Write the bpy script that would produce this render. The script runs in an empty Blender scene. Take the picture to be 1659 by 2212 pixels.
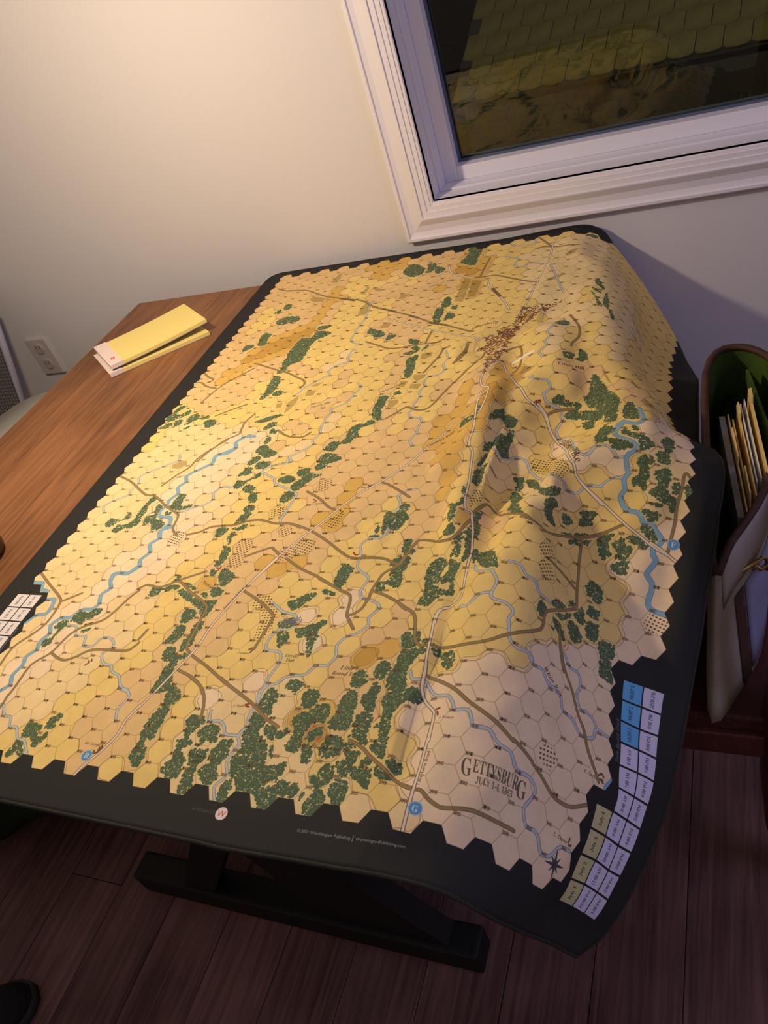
import bpy, bmesh, math, random
import numpy as np
from mathutils import Vector, Matrix

random.seed(7); np.random.seed(7)
SC = bpy.context.scene
COL = SC.collection
S = 0.015            # metres per print unit (one hex side); all modelling below is in these units, z = 0 is the mat surface
Z0 = 0.75            # height of the table surface above the floor, metres

def W(x, y, z):
    return Vector((x * S, y * S, z * S + Z0))

# ------------------------------------------------------------------ camera, world, lights, exposure
cam_d = bpy.data.cameras.new('camera')
cam = bpy.data.objects.new('camera', cam_d)
COL.objects.link(cam)
RM = [[0.910685, 0.301325, -0.282587], [-0.00391, -0.677746, -0.735286], [-0.413083, 0.670718, -0.616035]]
CP = (58.925, -92.953, 39.184)
cam.matrix_world = Matrix(((RM[0][0], -RM[1][0], -RM[2][0], CP[0] * S),
                           (RM[0][1], -RM[1][1], -RM[2][1], CP[1] * S),
                           (RM[0][2], -RM[1][2], -RM[2][2], CP[2] * S + Z0),
                           (0, 0, 0, 1)))
cam_d.sensor_fit = 'HORIZONTAL'
cam_d.sensor_width = 36.0
cam_d.lens = 36.0 * 1681.90 / 1659.0
cam_d.clip_start = 0.02
cam_d.clip_end = 100
SC.camera = cam

world = bpy.data.worlds.new('night_sky')
SC.world = world
world.use_nodes = True
world.node_tree.nodes['Background'].inputs[0].default_value = (0.10, 0.13, 0.2, 1)
world.node_tree.nodes['Background'].inputs[1].default_value = 0.02

def area_light(name, loc, target, size, power, color, size_y=None):
    d = bpy.data.lights.new(name, 'AREA')
    d.energy = power; d.color = color; d.size = size
    d.shape = 'RECTANGLE'; d.size_y = size_y or size
    o = bpy.data.objects.new(name, d); COL.objects.link(o)
    o.location = W(*loc)
    o.rotation_euler = (W(*target) - W(*loc)).to_track_quat('-Z', 'Y').to_euler()
    return o
# cool daylight-white light of the room on the right (a lamp out of frame), and a soft fill light added high behind the camera
area_light('cool_room_light', (142, -70, 62), (40, -30, -5), 0.9, 8.5, (0.46, 0.48, 1.0), 0.9)
area_light('soft_fill_light', (60, -150, 110), (30, -60, 0), 0.6, 2.0, (0.75, 0.72, 1.0))
LAMP = (-1.0, -43.0, 42.0)
LAMP_POWER = 18.0
LAMP_COLOR = (1.0, 0.80, 0.58)

SC.view_settings.view_transform = 'Standard'
SC.view_settings.look = 'None'
SC.view_settings.gamma = 1.0
SC.view_settings.use_curve_mapping = False
SC.view_settings.exposure = 0.0

# ------------------------------------------------------------------ materials
def srgb(r, g, b):
    def f(c):
        c /= 255.0
        return c / 12.92 if c <= 0.04045 else ((c + 0.055) / 1.055) ** 2.4
    return (f(r), f(g), f(b), 1.0)

def material(name, col, rough=0.6, spec=0.3, noise=0.0, nscale=30.0, bump=0.0, bscale=200.0, stretch=(1, 1, 1), col2=None, metal=0.0, sheen=0.0):
    m = bpy.data.materials.new(name); m.use_nodes = True
    nt = m.node_tree; b = nt.nodes['Principled BSDF']
    b.inputs['Base Color'].default_value = col
    b.inputs['Roughness'].default_value = rough
    b.inputs['Specular IOR Level'].default_value = spec
    b.inputs['Metallic'].default_value = metal
    if sheen:
        b.inputs['Sheen Weight'].default_value = sheen
    tc = nt.nodes.new('ShaderNodeTexCoord'); mp = nt.nodes.new('ShaderNodeMapping')
    nt.links.new(tc.outputs['Object'], mp.inputs['Vector'])
    mp.inputs['Scale'].default_value = stretch
    if noise or col2:
        n = nt.nodes.new('ShaderNodeTexNoise'); n.inputs['Scale'].default_value = nscale; n.inputs['Detail'].default_value = 5
        nt.links.new(mp.outputs['Vector'], n.inputs['Vector'])
        mx = nt.nodes.new('ShaderNodeMix'); mx.data_type = 'RGBA'
        c2 = col2 or tuple(c * (1 - noise) for c in col[:3]) + (1,)
        mx.inputs['A'].default_value = col; mx.inputs['B'].default_value = c2
        rp = nt.nodes.new('ShaderNodeValToRGB'); rp.color_ramp.elements[0].position = 0.35; rp.color_ramp.elements[1].position = 0.68
        nt.links.new(n.outputs['Fac'], rp.inputs['Fac']); nt.links.new(rp.outputs['Color'], mx.inputs['Factor'])
        nt.links.new(mx.outputs['Result'], b.inputs['Base Color'])
    if bump:
        n2 = nt.nodes.new('ShaderNodeTexNoise'); n2.inputs['Scale'].default_value = bscale; n2.inputs['Detail'].default_value = 3
        nt.links.new(mp.outputs['Vector'], n2.inputs['Vector'])
        bp = nt.nodes.new('ShaderNodeBump'); bp.inputs['Strength'].default_value = bump; bp.inputs['Distance'].default_value = 0.002
        nt.links.new(n2.outputs['Fac'], bp.inputs['Height']); nt.links.new(bp.outputs['Normal'], b.inputs['Normal'])
    return m

def wood(name, dark, light, grain=(6, 90, 90), rough=0.45, vary=0.12, spec=0.3, axis=1):
    m = bpy.data.materials.new(name); m.use_nodes = True
    nt = m.node_tree; b = nt.nodes['Principled BSDF']
    b.inputs['Roughness'].default_value = rough; b.inputs['Specular IOR Level'].default_value = spec
    tc = nt.nodes.new('ShaderNodeTexCoord'); mp = nt.nodes.new('ShaderNodeMapping')
    oi = nt.nodes.new('ShaderNodeObjectInfo')
    add = nt.nodes.new('ShaderNodeVectorMath'); add.operation = 'ADD'
    sc = nt.nodes.new('ShaderNodeVectorMath'); sc.operation = 'SCALE'; sc.inputs[3].default_value = 7.0
    cmb = nt.nodes.new('ShaderNodeCombineXYZ')
    nt.links.new(oi.outputs['Random'], cmb.inputs[0]); nt.links.new(oi.outputs['Random'], cmb.inputs[2])
    nt.links.new(cmb.outputs[0], sc.inputs[0])
    nt.links.new(tc.outputs['Object'], add.inputs[0]); nt.links.new(sc.outputs[0], add.inputs[1])
    nt.links.new(add.outputs[0], mp.inputs['Vector'])
    st = [grain[1]] * 3; st[axis] = grain[0]
    mp.inputs['Scale'].default_value = st
    n = nt.nodes.new('ShaderNodeTexNoise'); n.inputs['Scale'].default_value = 1.0; n.inputs['Detail'].default_value = 6; n.inputs['Distortion'].default_value = 1.2
    nt.links.new(mp.outputs['Vector'], n.inputs['Vector'])
    n3 = nt.nodes.new('ShaderNodeTexNoise'); n3.inputs['Scale'].default_value = 5.0; n3.inputs['Detail'].default_value = 3
    nt.links.new(add.outputs[0], n3.inputs['Vector'])
    mixf = nt.nodes.new('ShaderNodeMath'); mixf.operation = 'MULTIPLY_ADD'; mixf.inputs[1].default_value = 0.55
    nt.links.new(n.outputs['Fac'], mixf.inputs[0])
    m2 = nt.nodes.new('ShaderNodeMath'); m2.operation = 'MULTIPLY'; m2.inputs[1].default_value = 0.45
    nt.links.new(n3.outputs['Fac'], m2.inputs[0]); nt.links.new(m2.outputs[0], mixf.inputs[2])
    rp = nt.nodes.new('ShaderNodeValToRGB')
    rp.color_ramp.elements[0].position = 0.36; rp.color_ramp.elements[0].color = dark
    rp.color_ramp.elements[1].position = 0.62; rp.color_ramp.elements[1].color = light
    nt.links.new(mixf.outputs[0], rp.inputs['Fac'])
    hv = nt.nodes.new('ShaderNodeHueSaturation')
    mr = nt.nodes.new('ShaderNodeMapRange'); mr.inputs[3].default_value = 1 - vary; mr.inputs[4].default_value = 1 + vary
    nt.links.new(oi.outputs['Random'], mr.inputs[0]); nt.links.new(mr.outputs[0], hv.inputs['Value'])
    nt.links.new(rp.outputs['Color'], hv.inputs['Color']); nt.links.new(hv.outputs['Color'], b.inputs['Base Color'])
    bp = nt.nodes.new('ShaderNodeBump'); bp.inputs['Strength'].default_value = 0.12; bp.inputs['Distance'].default_value = 0.002
    nt.links.new(n.outputs['Fac'], bp.inputs['Height']); nt.links.new(bp.outputs['Normal'], b.inputs['Normal'])
    return m

M = {}
M['wall'] = material('wall_paint', srgb(226, 222, 220), 0.85, 0.15, bump=0.05, bscale=220)
M['ceiling'] = material('ceiling_paint', srgb(228, 226, 222), 0.9, 0.1)
M['trim'] = material('white_trim_paint', srgb(236, 232, 236), 0.38, 0.35)
M['vinyl'] = material('white_vinyl', srgb(232, 230, 236), 0.35, 0.4)
M['gasket'] = material('grey_gasket', srgb(88, 98, 120), 0.5, 0.3)
M['table_wood'] = wood('brown_stained_pine', srgb(112, 72, 42), srgb(156, 106, 66), (5, 60), 0.42, 0.07)
M['floor_wood'] = wood('dark_floor_laminate', srgb(84, 58, 52), srgb(138, 102, 92), (3, 70), 0.5, 0.16)
M['chair_wood'] = wood('dark_red_brown_wood', srgb(62, 32, 28), srgb(96, 52, 46), (4, 60), 0.4, 0.05)
M['black_paint'] = material('black_painted_wood', srgb(30, 31, 28), 0.55, 0.3, bump=0.1)
M['rubber'] = material('black_neoprene', srgb(46, 46, 42), 0.85, 0.15, bump=0.25, bscale=900)
M['thread'] = material('black_stitching', srgb(58, 58, 48), 0.8, 0.2, noise=0.5, nscale=600)
M['canvas'] = material('khaki_canvas', srgb(186, 176, 158), 0.9, 0.1, noise=0.12, nscale=14, bump=0.4, bscale=700)
M['canvas_blue'] = material('slate_canvas', srgb(150, 148, 172), 0.9, 0.1, noise=0.15, nscale=20, bump=0.4, bscale=800)
M['leather'] = material('brown_leather', srgb(84, 58, 46), 0.6, 0.3, noise=0.3, nscale=60)
M['green_lining'] = material('green_camouflage_lining', srgb(86, 112, 44), 0.85, 0.15, nscale=9, col2=srgb(30, 44, 28))
M['brass'] = material('brass_buckle', srgb(196, 170, 110), 0.3, 0.5, metal=1.0)
M['manila'] = material('manila_card', srgb(240, 210, 140), 0.8, 0.15, noise=0.05, nscale=20)
M['paper'] = material('white_paper', srgb(240, 236, 234), 0.8, 0.15)
M['grey_pad'] = material('grey_card', srgb(150, 146, 140), 0.8, 0.15)
M['yellow_paper'] = material('yellow_pad_paper', srgb(250, 228, 140), 0.8, 0.15)
M['pad_white'] = material('white_pad_band', srgb(244, 226, 216), 0.6, 0.2)
M['red_ink'] = material('red_ink', srgb(226, 120, 104), 0.7, 0.2)
M['outlet'] = material('ivory_outlet_plastic', srgb(205, 196, 190), 0.4, 0.4)
M['outlet_face'] = material('outlet_face_plastic', srgb(190, 180, 174), 0.4, 0.4)
M['dark_slot'] = material('dark_slot', srgb(60, 50, 46), 0.6, 0.2)
M['white_table'] = material('off_white_lacquer', srgb(226, 226, 214), 0.35, 0.4)
M['mesh_grey'] = material('dark_grey_mesh', srgb(86, 84, 78), 0.8, 0.2)
M['pale_frame'] = material('pale_grey_plastic', srgb(160, 158, 172), 0.4, 0.4)
M['mug'] = material('dark_brown_glaze', srgb(62, 40, 30), 0.25, 0.5)
M['duffel'] = material('dark_green_fabric', srgb(52, 62, 44), 0.9, 0.1, noise=0.4, nscale=12, bump=0.4, bscale=300)
M['shoe'] = material('black_shoe_fabric', srgb(38, 38, 36), 0.8, 0.2, bump=0.3, bscale=300)
M['sole'] = material('dark_rubber_sole', srgb(58, 58, 50), 0.7, 0.2)
M['shingle'] = material('yellow_grey_shingle', srgb(188, 172, 112), 0.9, 0.1, nscale=2.2, col2=srgb(140, 132, 88))
M['fascia'] = material('dark_board_wall', srgb(92, 86, 82), 0.8, 0.1)
M['ground'] = material('night_lawn', srgb(70, 80, 50), 0.95, 0.05, noise=0.4, nscale=3)
M['trunk'] = material('tree_bark', srgb(110, 96, 76), 0.95, 0.05, noise=0.4, nscale=6)
M['cable'] = material('black_cable', srgb(30, 30, 30), 0.6, 0.2)

def glass_material():
    m = bpy.data.materials.new('window_glass'); m.use_nodes = True
    nt = m.node_tree; nt.nodes.remove(nt.nodes['Principled BSDF'])
    tr = nt.nodes.new('ShaderNodeBsdfTransparent'); tr.inputs[0].default_value = (0.86, 0.92, 0.90, 1)
    gl = nt.nodes.new('ShaderNodeBsdfGlossy'); gl.inputs['Roughness'].default_value = 0.0
    fr = nt.nodes.new('ShaderNodeFresnel'); fr.inputs[0].default_value = 1.5
    mx = nt.nodes.new('ShaderNodeMixShader')
    nt.links.new(fr.outputs[0], mx.inputs[0]); nt.links.new(tr.outputs[0], mx.inputs[1]); nt.links.new(gl.outputs[0], mx.inputs[2])
    nt.links.new(mx.outputs[0], nt.nodes['Material Output'].inputs[0])
    return m
M['glass'] = glass_material()

def emission(name, col, strength):
    m = bpy.data.materials.new(name); m.use_nodes = True
    nt = m.node_tree; nt.nodes.remove(nt.nodes['Principled BSDF'])
    e = nt.nodes.new('ShaderNodeEmission'); e.inputs[0].default_value = tuple(col) + (1,); e.inputs[1].default_value = strength
    nt.links.new(e.outputs[0], nt.nodes['Material Output'].inputs[0])
    return m

# ------------------------------------------------------------------ object helpers
def empty(name, loc, label=None, cat=None, group=None, kind=None):
    o = bpy.data.objects.new(name, None); COL.objects.link(o)
    o.location = W(*loc); o.empty_display_size = 0.02
    tag(o, label, cat, group, kind)
    return o

def tag(o, label=None, cat=None, group=None, kind=None):
    if label: o['label'] = label
    if cat: o['category'] = cat
    if group: o['group'] = group
    if kind: o['kind'] = kind
    return o

def root_offset(parent):
    off = Vector((0, 0, 0)); p = parent
    while p is not None:
        off += p.location; p = p.parent
    return off

def link(name, me, parent=None, base=None):
    """mesh in metres (world coordinates) -> object whose origin is `base` (world) and whose parent keeps it in place"""
    off = root_offset(parent)
    b = Vector(base) if base is not None else off.copy()
    me.transform(Matrix.Translation(-b))
    o = bpy.data.objects.new(name, me); COL.objects.link(o)
    if parent is not None:
        o.parent = parent
    o.location = b - off
    return o

def mesh(name, verts, faces, mats, parent=None, smooth=False, base=None, fm=None):
    me = bpy.data.meshes.new(name)
    me.from_pydata([W(*v) for v in verts], [], faces)
    for m in (mats if isinstance(mats, (list, tuple)) else [mats]):
        me.materials.append(m)
    if fm is not None:
        me.polygons.foreach_set('material_index', fm)
    if smooth:
        me.polygons.foreach_set('use_smooth', [True] * len(me.polygons))
    me.update()
    return link(name, me, parent, W(*base) if base is not None else None)

def bm_obj(name, bm, mat, parent=None, smooth=False, base=None):
    bmesh.ops.recalc_face_normals(bm, faces=bm.faces)
    me = bpy.data.meshes.new(name)
    bm.to_mesh(me); bm.free()
    for v in me.vertices:
        v.co = W(*v.co)
    for m in (mat if isinstance(mat, (list, tuple)) else [mat]):
        me.materials.append(m)
    if smooth:
        me.polygons.foreach_set('use_smooth', [True] * len(me.polygons))
    return link(name, me, parent, W(*base) if base is not None else None)

def add_box(bm, x0, x1, y0, y1, z0, z1, bevel=0.0, seg=2, mtx=None):
    vs = [bm.verts.new(p) for p in ((x0, y0, z0), (x1, y0, z0), (x1, y1, z0), (x0, y1, z0), (x0, y0, z1), (x1, y0, z1), (x1, y1, z1), (x0, y1, z1))]
    fs = [bm.faces.new([vs[i] for i in f]) for f in ((3, 2, 1, 0), (4, 5, 6, 7), (0, 1, 5, 4), (1, 2, 6, 5), (2, 3, 7, 6), (3, 0, 4, 7))]
    geom = list(vs)
    if bevel:
        es = list({e for f in fs for e in f.edges})
        r = bmesh.ops.bevel(bm, geom=es, offset=bevel, segments=seg, affect='EDGES', profile=0.6)
        geom = list({v for f in r['faces'] for v in f.verts} | {v for v in vs if v.is_valid})
    if mtx is not None:
        bmesh.ops.transform(bm, matrix=mtx, verts=geom)
    return geom

def box(name, dims, mat, parent=None, bevel=0.0, seg=2, mtx=None, smooth=False, base=None):
    bm = bmesh.new(); add_box(bm, *dims, bevel=bevel, seg=seg, mtx=mtx)
    return bm_obj(name, bm, mat, parent, smooth, base)

def tube(bm, pts, r, n=8, closed=False, flat=1.0):
    pts = [Vector(p) for p in pts]; N = len(pts); rings = []
    rr = r if isinstance(r, (list, tuple)) else [r] * N
    up = None
    for i, p in enumerate(pts):
        a = pts[(i - 1) % N] if (closed or i > 0) else p
        b = pts[(i + 1) % N] if (closed or i < N - 1) else p
        t = (b - a).normalized()
        if up is None:
            up = Vector((0, 0, 1)) if abs(t.z) < 0.9 else Vector((1, 0, 0))
        s = t.cross(up).normalized(); up = s.cross(t).normalized()
        rings.append([bm.verts.new(p + s * (math.cos(2 * math.pi * k / n) * rr[i]) + up * (math.sin(2 * math.pi * k / n) * rr[i] * flat)) for k in range(n)])
    for i in range(N if closed else N - 1):
        A, B = rings[i], rings[(i + 1) % N]
        for k in range(n):
            bm.faces.new((A[k], A[(k + 1) % n], B[(k + 1) % n], B[k]))
    if not closed:
        bm.faces.new(rings[0][::-1]); bm.faces.new(rings[-1])

def tube_obj(name, pts, r, mat, parent=None, n=8, closed=False, flat=1.0):
    bm = bmesh.new(); tube(bm, pts, r, n, closed, flat)
    return bm_obj(name, bm, mat, parent, True)

def lathe(name, prof, cx, cy, mat, parent=None, n=32):
    bm = bmesh.new(); rings = []
    for r, z in prof:
        if r < 1e-6:
            rings.append([bm.verts.new((cx, cy, z))])
        else:
            rings.append([bm.verts.new((cx + r * math.cos(2 * math.pi * k / n), cy + r * math.sin(2 * math.pi * k / n), z)) for k in range(n)])
    for A, B in zip(rings[:-1], rings[1:]):
        for k in range(n):
            f = [A[k % len(A)], A[(k + 1) % len(A)], B[(k + 1) % len(B)], B[k % len(B)]]
            f = list(dict.fromkeys(f))
            if len(f) > 2:
                bm.faces.new(f)
    return bm_obj(name, bm, mat, parent, True)

def prism(bm, poly, z0, z1):
    a = [bm.verts.new((x, y, z0)) for x, y in poly]; b = [bm.verts.new((x, y, z1)) for x, y in poly]
    n = len(poly)
    bm.faces.new(a[::-1]); bm.faces.new(b)
    for i in range(n):
        bm.faces.new((a[i], a[(i + 1) % n], b[(i + 1) % n], b[i]))

def quad_sheet(bm, a, b, c, d, t):
    """thin slab: corners a,b,c,d, thickness vector t"""
    A = [bm.verts.new(Vector(p)) for p in (a, b, c, d)]; B = [bm.verts.new(Vector(p) + Vector(t)) for p in (a, b, c, d)]
    bm.faces.new(A[::-1]); bm.faces.new(B)
    for i in range(4):
        bm.faces.new((A[i], A[(i + 1) % 4], B[(i + 1) % 4], B[i]))

# ------------------------------------------------------------------ the room
FLOOR, CEIL = -50.0, 113.0
XL, XR, YB, YW = -118.0, 152.0, -215.0, 2.0
WIN = (24.2, 104.0, 5.7, 80.0)          # clear opening x0,x1,z0,z1

fl = empty('floor', (0, 0, FLOOR), kind='structure')
box('subfloor', (XL, XR, YB, YW, FLOOR - 3, FLOOR - 0.6), M['floor_wood'], fl)
pw, plen = 8.6, 84.0
pbm = bmesh.new(); add_box(pbm, -pw / 2 + .04, pw / 2 - .04, -plen / 2 + .04, plen / 2 - .04, -0.6, 0, 0.07, 1)
bmesh.ops.recalc_face_normals(pbm, faces=pbm.faces)
pme = bpy.data.meshes.new('plank'); pbm.to_mesh(pme); pbm.free(); pme.transform(Matrix.Scale(S, 4)); pme.materials.append(M['floor_wood'])
i = 0; x = XL + pw / 2
while x < XR:
    y = YB + plen / 2 - (i * 31) % 80
    while y - plen / 2 < YW:
        if y + plen / 2 > YW or y - plen / 2 < YB:      # end pieces are cut to the room
            lo, hi = max(y - plen / 2, YB), min(y + plen / 2, YW)
            if hi - lo > 1:
                box('plank', (x - pw / 2 + .04, x + pw / 2 - .04, lo + .04, hi - .04, FLOOR - 0.6, FLOOR), M['floor_wood'], fl, 0.07, 1, base=(x, (lo + hi) / 2, FLOOR))
        else:
            o = bpy.data.objects.new('plank', pme); COL.objects.link(o); o.parent = fl
            o.location = W(x, y, FLOOR) - fl.location
        y += plen
    x += pw; i += 1

def walls():
    T = 8.0
    bm = bmesh.new(); x0, x1, z0, z1 = WIN[0] - .56, WIN[1] + .56, WIN[2] - .56, WIN[3] + .56
    for d in ((XL, x0, YW, YW + T, FLOOR, CEIL), (x1, XR, YW, YW + T, FLOOR, CEIL), (x0, x1, YW, YW + T, FLOOR, z0), (x0, x1, YW, YW + T, z1, CEIL)):
        add_box(bm, *d)
    tag(bm_obj('wall_back', bm, M['wall']), kind='structure')
    tag(box('wall_left', (XL - T, XL, YB - T, YW + T, FLOOR, CEIL), M['wall']), kind='structure')
    tag(box('wall_right', (XR, XR + T, YB - T, YW + T, FLOOR, CEIL), M['wall']), kind='structure')
    tag(box('wall_front', (XL - T, XR + T, YB - T, YB, FLOOR, CEIL), M['wall']), kind='structure')
    tag(box('ceiling', (XL - T, XR + T, YB - T, YW + T, CEIL, CEIL + 3), M['ceiling']), kind='structure')
walls()

# ------------------------------------------------------------------ window_1
def window():
    x0, x1, z0, z1 = WIN
    root = empty('window_1', (x0, YW, z0), kind='structure')
    cw = 4.75                                                     # casing width
    prof = [(0, 0), (0, .95), (.18, 1.12), (.5, 1.12), (.62, .86), (1.2, .72), (2.0, .84), (2.62, 1.2), (2.86, 1.32), (2.98, 1.32), (3.02, 1.12), (3.7, 1.12), (3.76, .98), (4.3, .98), (4.36, .86), (cw - .1, .82), (cw, .7), (cw, 0)]
    def frame_side(side):
        # d = distance inward from the outer edge, mitred at both ends
        ox0, ox1, oz0, oz1 = x0 - cw, x1 + cw, z0 - cw, z1 + cw
        v = []
        for end in (0, 1):
            for d, h in prof:
                y = YW - h
                if side == 'b': v.append((ox0 + d if end == 0 else ox1 - d, y, oz0 + d))
                if side == 't': v.append((ox0 + d if end == 0 else ox1 - d, y, oz1 - d))
                if side == 'l': v.append((ox0 + d, y, oz0 + d if end == 0 else oz1 - d))
                if side == 'r': v.append((ox1 - d, y, oz0 + d if end == 0 else oz1 - d))
        n = len(prof)
        f = [(k, k + 1, n + k + 1, n + k) for k in range(n - 1)] + [(n - 1, 0, n, 2 * n - 1), tuple(range(n))[::-1], tuple(range(n, 2 * n))]
        bm = bmesh.new(); vs = [bm.verts.new(p) for p in v]
        for q in f: bm.faces.new([vs[k] for k in q])
        bm_obj('casing', bm, M['trim'], root)
    for s in 'lbrt': frame_side(s)
    # jamb boards lining the opening
    jd, jt = 4.3, .55
    for d in ((x0 - jt, x0, YW - .7, YW + jd, z0 - jt, z1), (x1, x1 + jt, YW - .7, YW + jd, z0 - jt, z1), (x0, x1, YW - .7, YW + jd, z0 - jt, z0), (x0, x1, YW - .7, YW + jd, z1, z1 + jt)):
        box('jamb', d, M['trim'], root, .06, 1)
    # second, slightly stepped lining behind the jamb
    s = .38; y0, y1 = YW + 2.3, YW + 6.2
    for d in ((x0, x0 + s, y0, y1, z0, z1), (x1 - s, x1, y0, y1, z0, z1), (x0 + s, x1 - s, y0, y1, z0, z0 + s * .7), (x0 + s, x1 - s, y0, y1, z1 - s, z1)):
        box('inner_jamb', d, M['vinyl'], root, .05, 1)
    # sash frame: face at y = YW+4.5, glass set back
    a = x0 + s; w = 1.75; yf, yb = YW + 4.5, YW + 7.6
    sash = empty('sash', (a, yf, z0)); sash.parent = root; sash.location = W(a, yf, z0) - root.location
    X0, X1, ZA, ZB = a, x1 - s, z0 + s * .7, z1 - s
    for d in ((X0, X0 + w, yf, yb, ZA, ZB), (X1 - w, X1, yf, yb, ZA, ZB), (X0 + w, X1 - w, yf, yb, ZA, ZA + w), (X0 + w, X1 - w, yf, yb, ZB - w, ZB)):
        box('sash_rail', d, M['vinyl'], sash, .1, 2)
    g = .3; q0 = yf + 1.5
    for d in ((X0 + w, X0 + w + g, q0, yb, ZA + w, ZB - w), (X1 - w - g, X1 - w, q0, yb, ZA + w, ZB - w), (X0 + w + g, X1 - w - g, q0, yb, ZA + w, ZA + w + g), (X0 + w + g, X1 - w - g, q0, yb, ZB - w - g, ZB - w)):
        box('glazing_gasket', d, M['gasket'], sash)
    box('glass_pane', (X0 + w + .1, X1 - w - .1, yf + 1.9, yf + 2.1, ZA + w + .1, ZB - w - .1), M['glass'], sash)
window()

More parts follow.
